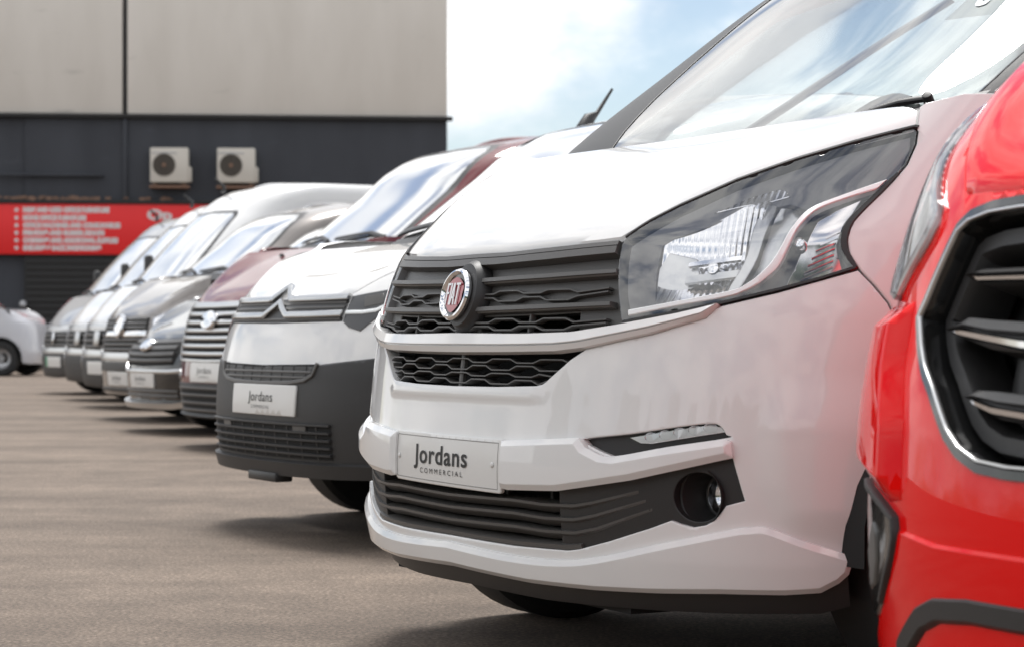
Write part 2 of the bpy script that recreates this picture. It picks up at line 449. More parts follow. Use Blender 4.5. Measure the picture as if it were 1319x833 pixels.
# ------------------------------------------------------------------ wheels
def wheel(parent, u, v, r, w=.205, mat=RIMM, covers=True):
    sgn = 1 if u > 0 else -1
    M = Matrix.Translation((u, v, r)) @ Matrix.Rotation(R(90)*sgn, 4, 'Y')
    t = lathe('wheel', [(r*.62, -w*.5), (r*.80, -w*.52), (r*.94, -w*.46), (r, -w*.34), (r, w*.34), (r*.94, w*.46), (r*.80, w*.52), (r*.62, w*.48)], M, RUBBER, parent, 48)
    lathe('rim', [(0, .02), (r*.10, .02), (r*.13, .035), (r*.17, .01), (r*.26, -.012), (r*.42, .02), (r*.5, .024), (r*.56, .0), (r*.60, .045), (r*.64, w*.45)], M, mat, t, 40)
    for k in range(5):
        a = 2*math.pi*k/5
        lathe('wheel_nut', [(0, .022), (.010, .022), (.012, 0), (.012, -.02)], M @ Matrix.Translation((r*.2*math.cos(a), r*.2*math.sin(a), 0)), CHROME, t, 8)
    return t

# ------------------------------------------------------------------ body parts shared by every van
def hood_patch(sh, front, side, centre, rear, mat, parent, ns=26, nt=34, name='bonnet', rim=.012, pw=2.2):
    """bonnet: front seam and side seam lie on the lower shell, centre and rear lines are in space"""
    F = resample(front, ns); F = sh.pt(F[:, 0], F[:, 1]); E = resample(side, nt); E = sh.pt(E[:, 0], E[:, 1])
    cz = np.array(centre, float); d = np.concatenate([[0], np.cumsum(np.hypot(*np.diff(cz, axis=0).T))]); d /= d[-1]
    tt = np.linspace(0, 1, nt); Cv = pchip(d, cz[:, 0], tt); Cz = pchip(d, cz[:, 1], tt)
    C = np.stack([0*tt, Cv, Cz], 1); C = C+(F[0]-C[0])*(1-tt)[:, None]
    rr = np.array(rear, float); dr = np.concatenate([[0], np.cumsum(np.linalg.norm(np.diff(rr, axis=0), axis=1))]); dr /= dr[-1]
    sg = np.linspace(0, 1, ns); Rr = np.stack([np.interp(sg, dr, rr[:, k]) for k in range(3)], 1)
    Rr = Rr+(C[-1]-Rr[0])*(1-sg)[:, None]**2+(E[-1]-Rr[-1])*sg[:, None]**6
    G = np.zeros((ns, nt, 3)); h = sg**pw
    for k in range(3):
        hh = sg if k == 0 else h
        G[:, :, k] = (1-tt)[None]*F[:, None, k]+tt[None]*Rr[:, None, k] + (1-hh)[:, None]*C[None, :, k]+hh[:, None]*E[None, :, k] \
            - ((1-hh)[:, None]*((1-tt)*C[0, k]+tt*C[-1, k])[None]+hh[:, None]*((1-tt)*E[0, k]+tt*E[-1, k])[None])
    full = np.concatenate([G[:0:-1]*np.array([-1, 1, 1]), G], 0); m = full.shape[0]
    V = full.reshape(-1, 3).tolist(); Q = [(i*nt+j, (i+1)*nt+j, (i+1)*nt+j+1, i*nt+j+1) for i in range(m-1) for j in range(nt-1)]
    loop = [i*nt for i in range(m)]+[(m-1)*nt+j for j in range(1, nt)]+[i*nt+nt-1 for i in range(m-2, -1, -1)]+[j for j in range(nt-2, 0, -1)]
    b = len(V)
    cen = np.array(V).mean(0)
    for i in loop:
        p = np.array(V[i]); q = p.copy(); q[2] -= rim; q[:2] -= (p-cen)[:2]*.004; V.append(q.tolist())
    n = len(loop)
    for i in range(n): j = (i+1) % n; Q.append((loop[j], loop[i], b+i, b+j))
    return from_data(name, V, Q, mat, parent, 40), G
def roof_cap(sh, z, mat, parent, crown=.03, name='roof'):
    S = np.concatenate([np.linspace(0, sh.sf, 26), np.linspace(sh.sf+.05, sh.send, 24)]); P = sh.pt(S, np.full_like(S, z)); t = np.linspace(-1, 1, 15); V = []; F = []
    for p in P:
        for q in t: V.append((p[0]*q, p[1], z+crown*(1-q*q)*min(1, abs(p[0])/.4)))
    n = 15
    for i in range(len(S)-1):
        for j in range(n-1): F.append((i*n+j, i*n+j+1, (i+1)*n+j+1, (i+1)*n+j))
    return from_data(name, V, F, mat, parent, 60)
def arch_pts(sh, v, z0, r, a0, a1, n=14):
    """wheel arch outline in (s, z); angles from the front (180) over the top (90) to the rear (0)"""
    out = []
    for a in np.linspace(R(a0), R(a1), n):
        vv = v+r*math.cos(a); zz = z0+r*math.sin(a); out.append((sh.s_of_v(vv, zz), zz))
    return out
def rear_wall(sh, sh2, mat, parent):
    zs = np.linspace(.3, sh.z[-1], 6); P = [sh.pt(sh.send, z) for z in zs]+[sh2.pt(sh2.send, z) for z in np.linspace(sh2.z[0]+.02, sh2.z[-1], 6)]
    V = []; F = []
    for p in P: V += [(-p[0], p[1], p[2]), (p[0], p[1], p[2])]
    for i in range(len(P)-1): F.append((2*i, 2*i+2, 2*i+3, 2*i+1))
    return from_data('rear_door', V, F, mat, parent)
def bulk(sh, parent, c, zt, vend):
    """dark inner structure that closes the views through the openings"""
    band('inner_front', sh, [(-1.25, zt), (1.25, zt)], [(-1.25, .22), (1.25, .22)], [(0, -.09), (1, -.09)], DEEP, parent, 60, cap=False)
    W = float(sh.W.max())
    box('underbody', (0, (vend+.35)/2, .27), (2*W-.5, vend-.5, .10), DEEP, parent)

# ================================================================== hero: the white van in the middle
def nose_rows(W, nose, c, zh):
    return [(.05, .14, W-.06, c), (.16, .07, W-.04, c), (.26, .02, W-.01, c), (.45, 0, W, c), (.58, .01, W+.003, c), (.58+.45*(zh-.58), nose*.4, W, c+.02),
            (zh-.02, nose, W-.015, c+.08), (zh+.1, nose+.1, W-.03, c+.16), (zh+.35, nose+.4, W-.05, c+.3)]
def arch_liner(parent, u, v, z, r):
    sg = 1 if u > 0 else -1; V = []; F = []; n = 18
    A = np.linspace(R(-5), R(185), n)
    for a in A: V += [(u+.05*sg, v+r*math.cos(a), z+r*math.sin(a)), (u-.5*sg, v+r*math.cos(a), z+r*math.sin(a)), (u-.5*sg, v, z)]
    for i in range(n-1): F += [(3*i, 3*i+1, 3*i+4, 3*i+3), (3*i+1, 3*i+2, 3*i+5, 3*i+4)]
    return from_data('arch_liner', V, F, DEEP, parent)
def hexes(centres, half, tr, za, zn, s_end, z_end=None):
    """zig-zag grille line: za level at the hexagons, zn at the necks between them (right half from the centre line)"""
    L = []
    for c in centres:
        L += [(c-half-tr, zn), (c-half, za), (c+half, za), (c+half+tr, zn)]
    L = [(s, z) for s, z in L if s >= 0]
    if centres[0] == 0: L = [(0, za)]+L
    L = [p for p in L if p[0] < s_end-.004]
    L.append((s_end, zn if z_end is None else z_end))
    return L

def build_hero():
    root = empty('van', (-.14, 4.59, 0), R(29.1-90), 'white van with a round red badge on its charcoal grille', 'van', 'vans parked in a row')
    c = .625
    sh = Shell([(.05, .12, .884, c), (.15, .06, .904, c), (.25, .02, .934, c), (.45, 0, .944, c), (.6, .015, .949, c), (.75, .0356, .944, c+.02), (.9, .079, .924, c+.08), (1.0, .179, .914, c+.15), (1.2, .429, .894, c+.25)], 2.365, 4.8, .45)
    up = Shell([(z, v-.07, W, v+.59) for z, v, W in ((1.12, .62, .90), (1.19, .70, .90), (1.40, .98, .875), (1.63, 1.30, .835), (1.85, 1.68, .775), (1.93, 1.95, .70))], 3.6, 4.8, 1.4)
    wv, wz, wr = .745, .335, .32
    arch = [(1.025, .300), (1.028, .335), (1.035, .39), (1.052, .455), (1.083, .528), (1.132, .60)]
    trimB = [(0, .686), (.17, .687), (.373, .690), (.455, .698), (.613, .726), (.724, .756), (.748, .780)]
    # ---- bumper cover
    mid = [(0, .687), (.374, .691), (.454, .699), (.411, .677), (.345, .633), (.335, .628), (.317, .6245), (.183, .6205), (0, .619)]
    low = [(0, .425), (.20, .4235), (.24, .4215), (.265, .417), (.418, .423), (.507, .437), (.601, .452), (.707, .476), (.803, .4975), (.815, .463), (.829, .419), (.793, .409), (.782, .394), (.770, .381), (.752, .371), (.726, .366), (.700, .371), (.681, .377), (.634, .360), (.54, .331), (.456, .309), (.423, .304), (.25, .301), (0, .303)]
    drl = smooth_line([(.470, .5245), (.584, .538), (.684, .553), (.750, .561), (.773, .557), (.787, .541), (.789, .535), (.671, .516), (.562, .496), (.533, .498), (.492, .511)], 44, True)
    outline = [(0, .619)]+mid[::-1][1:7]+[(.455, .6985), (.613, .7265), (.724, .7565), (.742, .7745), (.754, .7795), (.859, .8035), (1.0, .8445), (1.035, .815), (1.067, .784), (1.10, .735), (1.125, .66)]+arch[::-1]+[(1.018, .288), (1.0, .273), (.966, .256), (.90, .251), (.779, .249), (.635, .242), (.491, .237), (.302, .235), (0, .243)]
    bandP = [(.238, .5125), (.30, .516), (.468, .5262), (.488, .509), (.530, .4945), (.562, .4925), (.671, .5125), (.790, .5325), (.800, .528), (.806, .4985), (.707, .475), (.601, .451), (.507, .436), (.418, .4225), (.265, .4165), (.238, .419)]
    crease = [(0, .291), (.245, .283), (.403, .286), (.512, .300), (.66, .334), (.800, .3655), (.835, .371), (.867, .3725), (.905, .360), (.943, .346), (1.028, .320)]
    def off(S, Z):
        a = np.abs(S); sm = lambda x: np.clip(x, 0, 1)**2*(3-2*np.clip(x, 0, 1))
        # softly raised surround beside the lamps and round the air intake, and a swell under the grille slot
        return .010*sm((a-np.interp(Z, [.25, .37, .45, .55, .60], [.97, .875, .845, .83, .83]))/.07)*sm((.66-Z)/.12)*sm((Z-.33)/.08) + .005*np.exp(-((Z-.606)/.012)**2)*sm((.36-a)/.06)
    bumper = panel('bumper', sh, sym(outline), WHITE, root, [sym(low), drl, mir(drl)], .015, off, .03, .003, [wide([(0, .606), (.33, .606)])])
    for g in (1, -1):
        panel('bumper_bar', sh, bandP if g > 0 else mir(bandP), WHITE, root, (), .014, .022, .05, .013, fres=.006)
    skb = [(1.018, .286), (1.0, .270), (.966, .252), (.90, .247), (.779, .245), (.635, .238), (.491, .233), (.302, .231), (0, .239)]
    def offs(S, Z): return .016-.005*np.clip((.30-Z)/.07, 0, 1)
    panel('bumper_skirt', sh, sym(smooth_line(crease, 60)+skb), WHITE, root, (), .016, offs, .05, .012, fres=.006)
    # ---- trim bar under the grille and the lamps
    trimA = [(0, .731), (.20, .729), (.277, .729), (.418, .732), (.533, .745), (.666, .765), (.748, .7815)]
    band('trim_bar', sh, wide(trimA), wide(trimB), [(0, -.014), (.02, .006), (.06, .012), (.55, .016), (.585, .015), (.60, .009), (.63, .009), (.655, .015), (.92, .009), (1, -.010)], WHITE, root, 130)
    # ---- upper grille
    g = [(0, .900), (.145, .899), (.319, .905), (.423, .909), (.486, .911), (.497, .873), (.512, .822), (.529, .747), (.417, .733), (.277, .730), (0, .731)]
    slot = [(.06, .766), (.33, .770), (.405, .773), (.408, .738), (.30, .735), (.06, .735)]
    gr = panel('grille', sh, sym(g), GRILLEM, root, [slot, mir(slot)], .03, -.018, .02, .002)
    band('grille_bar', sh, wide([(0, .8985), (.145, .898), (.319, .904), (.484, .9105)]), wide([(0, .869), (.105, .868), (.295, .873), (.491, .881)]),
         [(0, -.012), (.06, .002), (.36, .004), (.38, -.001), (.41, -.001), (.43, .005), (.93, .007), (1, -.017)], GRILLEM, gr, 110)
    for zt, zb in (((.843, .848, .853), (.829, .834, .840)), ((.783, .787, .790), (.769, .773, .778))):
        band('grille_bar', sh, wide([(0, zt[0]), (.306, zt[1]), (.504, zt[2])]), wide([(0, zb[0]), (.312, zb[1]), (.508, zb[2])]),
             [(-.15, -.018), (.0, .002), (.12, .006), (.70, .007), (.74, .003), (.95, .001), (1, -.018)], GRILLEM, gr, 110)
    for zt, zb in ((.8545, .8535), ):
        pass
    hc = [0, .172, .345]
    for za, zn, ze in ((.817, .811, .818), (.796, .803, .811)):
        l = hexes(hc, .034, .024, za, zn, .488, ze)
        strand('mesh_bar', sh, wide(l), .0045, -.003, .014, GRILLEM, gr)
    for za, zn, ze in ((.7595, .752, .757), (.737, .7445, .750)):
        l = hexes(hc, .034, .024, za, zn, .494, ze)
        strand('mesh_bar', sh, wide(l), .0045, -.003, .016, GRILLEM, gr)
    for s in (.255, -.255): strand('mesh_post', sh, [(s, .771), (s, .733)], .008, -.012, .012, GRILLEM, gr)
    # ---- lower slot with the honeycomb bars
    sg = band('slot_grille', sh, wide([(0, .692), (.46, .705)]), wide([(0, .612), (.46, .612)]), [(0, -.075), (1, -.075)], DEEP, root, 60, cap=False)
    lim = lambda z: np.interp(z, [.619, .632, .677, .70], [.31, .345, .411, .455])
    for za, zn in ((.6785, .671), (.656, .6645), (.649, .643), (.6275, .636)):
        l = hexes(hc, .034, .024, za, zn, float(lim(min(za, zn)))+.006)
        strand('mesh_bar', sh, wide(l), .0042, -.010, .03, GRILLEM, sg)
    strand('mesh_post', sh, [(0, .690), (0, .618)], .016, -.016, .01, GRILLEM, sg)
    # ---- lower intake: slats, solid ends, deep fog lamp wells
    ends = [(.40, .426), (.507, .440), (.601, .455), (.707, .479), (.812, .502), (.822, .463), (.838, .416), (.80, .405), (.79, .39), (.775, .374), (.752, .362), (.726, .357), (.700, .362), (.68, .370), (.634, .353), (.54, .325), (.456, .303), (.40, .298)]
    fog = [(.735+.052*math.cos(a), .4225+.047*math.sin(a)) for a in np.linspace(0, 2*math.pi, 33)[:-1]]
    it = band('air_intake', sh, wide([(0, .432), (.46, .436)]), wide([(0, .296), (.46, .296)]), [(0, -.085), (1, -.085)], DEEP, root, 60, cap=False)
    for sg_ in (1, -1):
        e = ends if sg_ > 0 else mir(ends); f = fog if sg_ > 0 else mir(fog)
        panel('intake_end', sh, e, BLACKP, it, [f], .02, -.010, .03, .002)
    for l in ([(0, .391), (.26, .395), (.358, .392), (.444, .394), (.496, .403), (.606, .429)], [(0, .365), (.26, .369), (.356, .365), (.442, .367), (.495, .377), (.622, .412)], [(0, .338), (.257, .342), (.353, .339), (.444, .341), (.503, .353), (.636, .396)]):
        A = [(s, z+.003) for s, z in l]; B = [(s, z-.020) for s, z in l]
        tf = lambda q: -.004-np.clip((np.abs(q[:, 0])-.46)/.16, 0, 1)*.006
        band('slat', sh, wide(A), wide(B), [(0, -.06), (.05, tf), (.28, tf), (.9, -.02), (1, -.06)], GRILLEM, it, 110)
    strand('slat', sh, wide([(0, .309), (.25, .307), (.42, .310), (.46, .314)]), .014, -.004, .05, GRILLEM, it)
    for k in (-.33, -.17, .0, .17, .33): strand('intake_rib', sh, [(k, .43), (k, .30)], .012, -.05, .02, BLACKP, it)
    for sg_ in (1, -1):
        p = sh.at(.735*sg_, .4225, -.010); n = sh.nrm(.735*sg_, .4225); ax = Vector((n[0]*.35, n[1]*.35-.65, 0)).normalized()
        x = Vector((0, 0, 1)).cross(ax).normalized(); M = Matrix(((x[0], 0, ax[0], p[0]), (x[1], 0, ax[1], p[1]), (x[2], 1, ax[2], p[2]), (0, 0, 0, 1)))
        fg = lathe('fog_lamp', [(.054, -.006), (.050, -.008), (.045, -.03), (.040, -.062), (.034, -.064)], M, BLACKP, root, 40)
        lathe('lamp_reflector', [(.034, -.060), (.027, -.074), (.012, -.082), (0, -.083)], M, REFL, fg, 32)
        lathe('lamp_glass', [(.035, -.062), (.027, -.055), (.013, -.051), (0, -.050)], M, LENS, fg, 32)
    # ---- daytime lamp slots
    for sg_ in (1, -1):
        T = (lambda q: q) if sg_ > 0 else mir
        big = [(.460, .530), (.584, .545), (.684, .560), (.755, .568), (.785, .562), (.80, .54), (.795, .526), (.671, .508), (.562, .488), (.525, .490), (.48, .507)]
        d = panel('daytime_lamp', sh, T(big), BLACKP, root, (), .02, -.016, .0, 0)
        lampP = [(.578, .531), (.684, .549), (.750, .558), (.772, .555), (.781, .546), (.718, .536), (.627, .521), (.604, .5215)]
        panel('lamp_reflector', sh, T(lampP), LGUIDE, d, (), .012, -.010, .006, .002)
        for k in range(5):
            s0 = .628+.031*k; zc = .5335+.0049*k
            M = sh.frame(s0*sg_, zc, -.010)
            lathe('lamp_cup', [(.0125, .0015), (.0105, -.002), (.006, -.006), (0, -.0065)], M, REFL, d, 20, 1.15, .72)
        panel('lamp_glass', sh, T(lampP), LENS, d, (), .015, -.003, .0, 0)
    # ---- black lip under the bumper
    band('lower_lip', sh, wide([(0, .252), (.30, .245), (.50, .246), (.78, .258), (.97, .264), (1.02, .30)]), wide([(0, .176), (.30, .172), (.50, .176), (.78, .182), (.97, .188), (1.03, .20)]),
         [(0, -.02), (.12, -.018), (.85, -.024), (1, -.05), (1.0, -.12)], BLACKP, root, 100)
    # ---- plate
    pl = panel('number_plate', sh, [(-.243, .517), (.230, .515), (.234, .512), (.234, .410), (.228, .406), (-.238, .411), (-.247, .415), (-.247, .513)], PLATEM, root, (), .03, .0075, .007, .003)
    strand('plate_line', sh, [(-.236, .509), (.223, .507), (.223, .414), (-.236, .419), (-.236, .509)], .0022, .0080, .002, LINE, pl)
    shell_text('plate_lettering', sh, 'Jordans', -.012, .4695, .0090, .056, INK, pl, bold=.0008, spacing=1.10, sx=1.30)
    shell_text('plate_lettering', sh, 'COMMERCIAL', -.010, .4365, .0090, .0155, INK, pl, spacing=1.6, sx=1.40)
    for s in (-.222, .205):
        lathe('plate_screw', [(0, .004), (.004, .003), (.006, 0)], sh.frame(s, .463, .008), PLATEM, pl, 12)
    # ---- badge
    M = sh.frame(.0, .806, .004); M0 = sh.frame(.012, .808, -.018)
    bd = lathe('badge', [(.071, 0), (.069, .020), (.060, .032), (.045, .034), (0, .034)], M0, BLACKP, root, 48, .95, 1.12)
    Mb = sh.frame(-.004, .806, .022)
    lathe('badge_ring', [(.060, -.004), (.0605, .002), (.057, .007), (.053, .008), (.0485, .003), (.047, .0)], Mb, CHROME, bd, 64, 1.0, .93)
    lathe('badge_disc', [(.048, .0005), (.025, .0025), (0, .003)], Mb, GLOSSB, bd, 48, 1.0, .93)
    # red shield with flat sides
    sp = smooth_line([(-.036, .020), (0, .037), (.036, .020), (.037, 0), (.034, -.018), (0, -.040), (-.034, -.018), (-.037, 0)], 40, True)
    from_data('badge_shield', [tuple(Mb @ Vector((x, y, .0042))) for x, y in sp]+[tuple(Mb @ Vector((0, 0, .0048)))], [(i, (i+1) % len(sp), len(sp)) for i in range(len(sp))], FIATRED, bd)
    def bar(a, b, w):
        a = Vector(a); b = Vector(b); t = (b-a).normalized(); q = Vector((-t.y, t.x))*w/2
        return [a-q, b-q, b+q, a+q]
    strokes = []
    t, h = .0048, .0235
    strokes += [bar((-.0275, -h), (-.0275, h), t), bar((-.030, h-.0022), (-.0165, h-.0022), t), bar((-.030, .002), (-.018, .002), t)]
    strokes += [bar((-.0112, -h), (-.0112, h), t)]
    strokes += [bar((-.0065, -h), (-.0005, h), t), bar((.0068, -h), (.0012, h), t), bar((-.004, -.008), (.0045, -.008), t*.9)]
    strokes += [bar((.0185, -h), (.0185, h), t), bar((.0098, h-.0022), (.0275, h-.0022), t)]
    V = []; F = []
    for k, s in enumerate(strokes):
        F.append(tuple(range(len(V), len(V)+4))); V += [tuple(Mb @ Vector((q.x*1.05, q.y, .0060+.0002*k))) for q in s]
    from_data('badge_lettering', V, F, SATIN, bd)
    # ---- headlamps
    lampo = [(.493, .9125), (.530, .945), (.571, .975), (.655, 1.022), (.749, 1.060), (.847, 1.092), (.914, 1.110), (.955, 1.120), (.964, 1.114), (.978, 1.088), (.986, 1.048), (.978, 1.014), (.961, .967), (.954, .936), (.960, .905), (.974, .874), (.999, .848), (.930, .8265), (.859, .807), (.754, .783), (.666, .767), (.537, .748), (.520, .80), (.505, .850), (.497, .886)]
    for sg_ in (1, -1):
        T = (lambda q: list(q)) if sg_ > 0 else mir
        hl = panel('headlight', sh, T(lampo), BEZEL, root, (), .022, -.085, -.082, 0)
        # long upper mask
        mask = [(.505, .905), (.575, .968), (.655, 1.015), (.749, 1.053), (.847, 1.085), (.914, 1.103), (.952, 1.112), (.970, 1.085), (.976, 1.048), (.968, 1.020), (.90, .990), (.864, .978), (.856, .968), (.80, .984), (.716, .968), (.645, .938), (.600, .920), (.583, .905), (.590, .84), (.600, .785), (.545, .765), (.53, .80), (.515, .86)]
        panel('lamp_mask', sh, T(mask), BEZEL, hl, (), .02, -.016, .03, .002)
        bowl = [(.585, .905), (.595, .922), (.645, .942), (.716, .972), (.76, .985), (.775, .94), (.778, .87), (.765, .815), (.671, .798), (.605, .785), (.592, .831)]
        cS, cZ = .70, .865
        def bo(S, Z):
            r2 = ((np.abs(S)-cS)/.13)**2+((Z-cZ)/.085)**2
            return -.046+.026*np.clip(r2, 0, 1.6)
        panel('lamp_reflector', sh, T(bowl), REFLR, hl, (), .009, bo, .012, 0)
        lo = [(.60, .79), (.66, .798), (.68, .84), (.66, .885), (.60, .893), (.588, .86), (.592, .82)]
        panel('lamp_cover', sh, T(lo), SATIN, hl, (), .012, (lambda S, Z: -.022-.02*np.clip((np.abs(S)-.59)/.09, 0, 1)), .008, .002)
        M = sh.frame(.712*sg_, .858, -.036)
        lathe('bulb_shield', [(.0, .020), (.011, .018), (.015, .008), (.016, -.004)], M, CHROME, hl, 20)
        for k, (za, zb) in enumerate(((.872, .862), (.845, .828))):
            band('lamp_fin', sh, T([(.655, za), (.765, za+.012)]), T([(.655, zb), (.765, zb+.012)]), [(0, -.03), (.1, -.022), (.9, -.022), (1, -.03)], SATIN if k else FIATRED, hl, 12) if k else band('lamp_fin', sh, T([(.655, za), (.765, za+.012)]), T([(.655, zb), (.765, zb+.012)]), [(0, -.03), (.1, -.022), (.9, -.022), (1, -.03)], REFL, hl, 12)
        post = smooth_line([(.752, .972), (.778, .976), (.798, .925), (.801, .873), (.782, .822), (.768, .808), (.755, .812), (.776, .865), (.774, .91)], 40, True)
        panel('lamp_post', sh, T(post), SATIN, hl, (), .012, -.012, .02, .003)
        b2 = [(.783, .978), (.835, .988), (.852, .965), (.845, .90), (.832, .862), (.812, .84), (.79, .82), (.803, .865), (.802, .915)]
        panel('lamp_reflector', sh, T(b2), SATIN, hl, (), .012, (lambda S, Z: -.020-.018*np.clip(1-((np.abs(S)-.825)/.035)**2, 0, 1)), .01, 0)
        tA = smooth_line([(.552, .7735), (.661, .7895), (.768, .808), (.800, .823), (.819, .840), (.836, .864), (.846, .898), (.850, .929), (.858, .962), (.898, .986), (.968, 1.018)], 90)
        tB = smooth_line([(.555, .7605), (.663, .779), (.764, .795), (.792, .804), (.816, .816), (.836, .833), (.852, .853), (.861, .892), (.864, .928), (.874, .957), (.912, .978), (.958, .996)], 90)
        band('light_guide', sh, T(tA), T(tB), [(0, -.01), (.06, .003), (.2, .005), (.8, .005), (.94, .003), (1, -.01)], LGUIDE, hl, 90)
        strand('lamp_seal', sh, T([(.497, .915), (.530, .9475), (.571, .9775), (.655, 1.0245), (.749, 1.0625), (.847, 1.0945), (.914, 1.1125), (.953, 1.1225), (.962, 1.1215)]), .007, .004, .03, BLACKP, hl, .02)
        ind = [(.880, .950), (.905, .968), (.940, .984), (.940, .957), (.947, .917), (.956, .890), (.980, .851), (.920, .832), (.850, .815), (.872, .870), (.882, .915)]
        fi = lambda S, Z: -.008+.36*(Z-.985)
        panel('indicator', sh, T(ind), INDIC, hl, (), .010, fi, .012, .002)
        for k in range(7):
            a = (.916-.0045*k, .920-.0125*k); b = (.938+.002*k, .931-.0125*k+.002*k)
            strand('indicator_rib', sh, T([a, b]), .0055, .003, .006, INDIC, hl, .02, fo=fi)
        M = sh.frame(.872*sg_, .905, -.030)
        lathe('indicator_bulb', [(0, .02), (.010, .016), (.014, .004), (.013, -.01)], M, CHROME, hl, 20)
        amb = [(.651, .968), (.700, .995), (.752, 1.011), (.768, 1.009), (.788, .996), (.755, .986), (.706, .980)]
        panel('lamp_reflector', sh, T(amb), REFLR, hl, (), .01, -.012, .006, .001)
        panel('lamp_glass', sh, T(lampo), LENS, hl, (), .022, .002, 0, .004)
        gk = [(.540, .7505), (.666, .7695), (.754, .7855), (.859, .8095), (.930, .829), (.994, .850)]
        band('lamp_seal', sh, T([(s, z+.004) for s, z in gk]), T([(s, z-.004) for s, z in gk]), [(0, -.02), (.2, .003), (.8, .003), (1, -.02)], BLACKP, hl, 50)
        gk2 = smooth_line([(.994, .850), (.966, .882), (.956, .910), (.952, .936), (.959, .967), (.972, 1.006), (.981, 1.03)], 50)
        wk = lambda t: .55+.6*np.sin(np.pi*np.clip(t, 0, 1))
        strand('lamp_seal', sh, T(gk2), .016, .003, .02, BLACKP, hl, .008, taper=wk)
    # ---- bonnet
    seamF = [(0, .9035), (.145, .9025), (.319, .909), (.423, .913), (.482, .917)]
    seamE = [(.482, .917), (.520, .944), (.568, .980), (.652, 1.027), (.746, 1.066), (.845, 1.097), (.912, 1.115), (.952, 1.1255)]
    cen = [(.085, .904), (.105, .935), (.15, .975), (.22, 1.015), (.32, 1.062), (.45, 1.115), (.60, 1.166)]
    tip = sh.pt(.952, 1.1255); cor = sh.pt(.930, 1.163)
    rear = [(0, .60, 1.166), (.3, .60, 1.168), (.6, .602, 1.170), (.74, .603, 1.169), (float(cor[0])-.008, .604, 1.163), (float(cor[0])+.004, .600, 1.154), tuple(tip)]
    bon, G = hood_patch(sh, seamF, seamE, cen, rear, WHITE, root)
    # ---- wings and sides
    zb = 1.195
    wing = [(.9335, 1.164), (.960, 1.120)]+[(s+.004, z) for s, z in lampo[8:16]]+[(1.006, .8445), (1.038, .818), (1.070, .787), (1.103, .738), (1.129, .664)]
    top = [(.941, 1.172), (1.02, 1.19), (1.70, zb)]
    af = [(1.136, .603)]+[(sh.s_of_v(wv+.375*math.cos(R(a)), wz+.375*math.sin(R(a))), wz+.375*math.sin(R(a))) for a in (118, 104, 90, 75, 60, 45, 30, 15, 0, -6)]
    for sg_ in (1, -1):
        T = (lambda q: list(q)) if sg_ > 0 else mir
        sa = af[-1][0]
        panel('front_wing', sh, T(wing+af+[(sa, .28), (1.72, .28), (1.72, zb)]+top[::-1]), WHITE, root, (), .04, None, .015, .003, fres=.03)
        ra = arch_pts(sh, 3.75, .33, .37, 180, 0)
        side = [(1.725, zb), (1.725, .28), (ra[0][0], .28)]+ra+[(ra[-1][0], .28), (sh.send, .28), (sh.send, zb)]
        panel('side_panel', sh, T(side), WHITE, root, (), .09, None, .015, .003)
        arch_liner(root, .90*sg_, wv, wz, .385); arch_liner(root, .90*sg_, 3.75, .33, .385)
        for v in (wv, 3.75): wheel(root, .805*sg_, v, wr)
    # ---- cab: windscreen, pillars, side windows, roof
    zt = 1.93
    scr = [(0, 1.150), (.74, 1.150), (.775, 1.20), (.785, 1.42), (.772, 1.60), (.74, 1.78), (.6, 1.845), (0, 1.86)]
    win = [(.875, 1.25), (1.98, 1.26), (1.96, 1.70), (1.10, 1.72), (.90, 1.60)]
    win2 = [(2.08, 1.27), (2.85, 1.27), (2.85, 1.70), (2.08, 1.70)]
    half = [(up.send, zt), (up.send, 1.18), (.95, 1.18), (.815, 1.165), (.812, 1.20), (.818, 1.42), (.806, 1.60), (.77, 1.80), (.62, 1.875), (0, 1.885), (0, zt)]
    fr = [(0, 1.884), (.62, 1.874), (.768, 1.80), (.8045, 1.60), (.8165, 1.42), (.8105, 1.20), (.81, 1.14), (0, 1.14)]
    for sg_ in (1, -1):
        T = (lambda q: list(q)) if sg_ > 0 else mir
        panel('cab_side', up, T(half), WHITE, root, [T(win), T(win2)], .07, None, .02, .003, fres=.04)
        panel('side_window', up, T(win), SIDEG, root, (), .08, -.006, 0, 0)
        panel('side_window', up, T(win2), SIDEG, root, (), .08, -.006, 0, 0)
        strand('window_divider', up, T([(1.30, 1.25), (1.42, 1.70)]), .035, .004, .02, BLACKP, root, .05)
    panel('screen_surround', up, sym(fr), BLACKP, root, [sym(scr)], .05, -.002, .012, .002, fres=.03)
    ws = panel('windscreen', up, sym([(0, 1.863), (.605, 1.85), (.745, 1.785), (.777, 1.60), (.79, 1.42), (.78, 1.195), (.745, 1.145), (0, 1.145)]), SCREEN, root, (), .05, -.001, 0, 0)
    panel('pillar_trim', up, [(-.80, 1.16), (-.30, 1.16), (-.345, 1.215), (-.41, 1.31), (-.465, 1.41), (-.50, 1.50), (-.53, 1.60), (-.55, 1.78), (-.75, 1.79), (-.79, 1.60), (-.805, 1.40)], BLACKP, root, (), .03, .0015, .003, .001)
    panel('price_sticker', up, [(.50, 1.395), (.62, 1.395), (.62, 1.50), (.50, 1.50)], STICK, ws, (), .05, -.004, 0, 0)
    text_on('sticker_lettering', lambda x, y: Vector(up.at(np.array(.56-x), np.array(1.445+y), np.array(.0005))), '3', .085, GREYP, ws, bold=.002)
    roof_cap(up, zt, WHITE, root)
    rear_wall(sh, up, WHITE, root)
    # cowl and wipers
    band('cowl', up, wide([(0, 1.152), (.50, 1.156), (.66, 1.172), (.80, 1.208)]), wide([(0, 1.125), (.50, 1.125), (.80, 1.13)]), [(0, .002), (.3, .006), (1, .01)], BLACKP, root, 60)
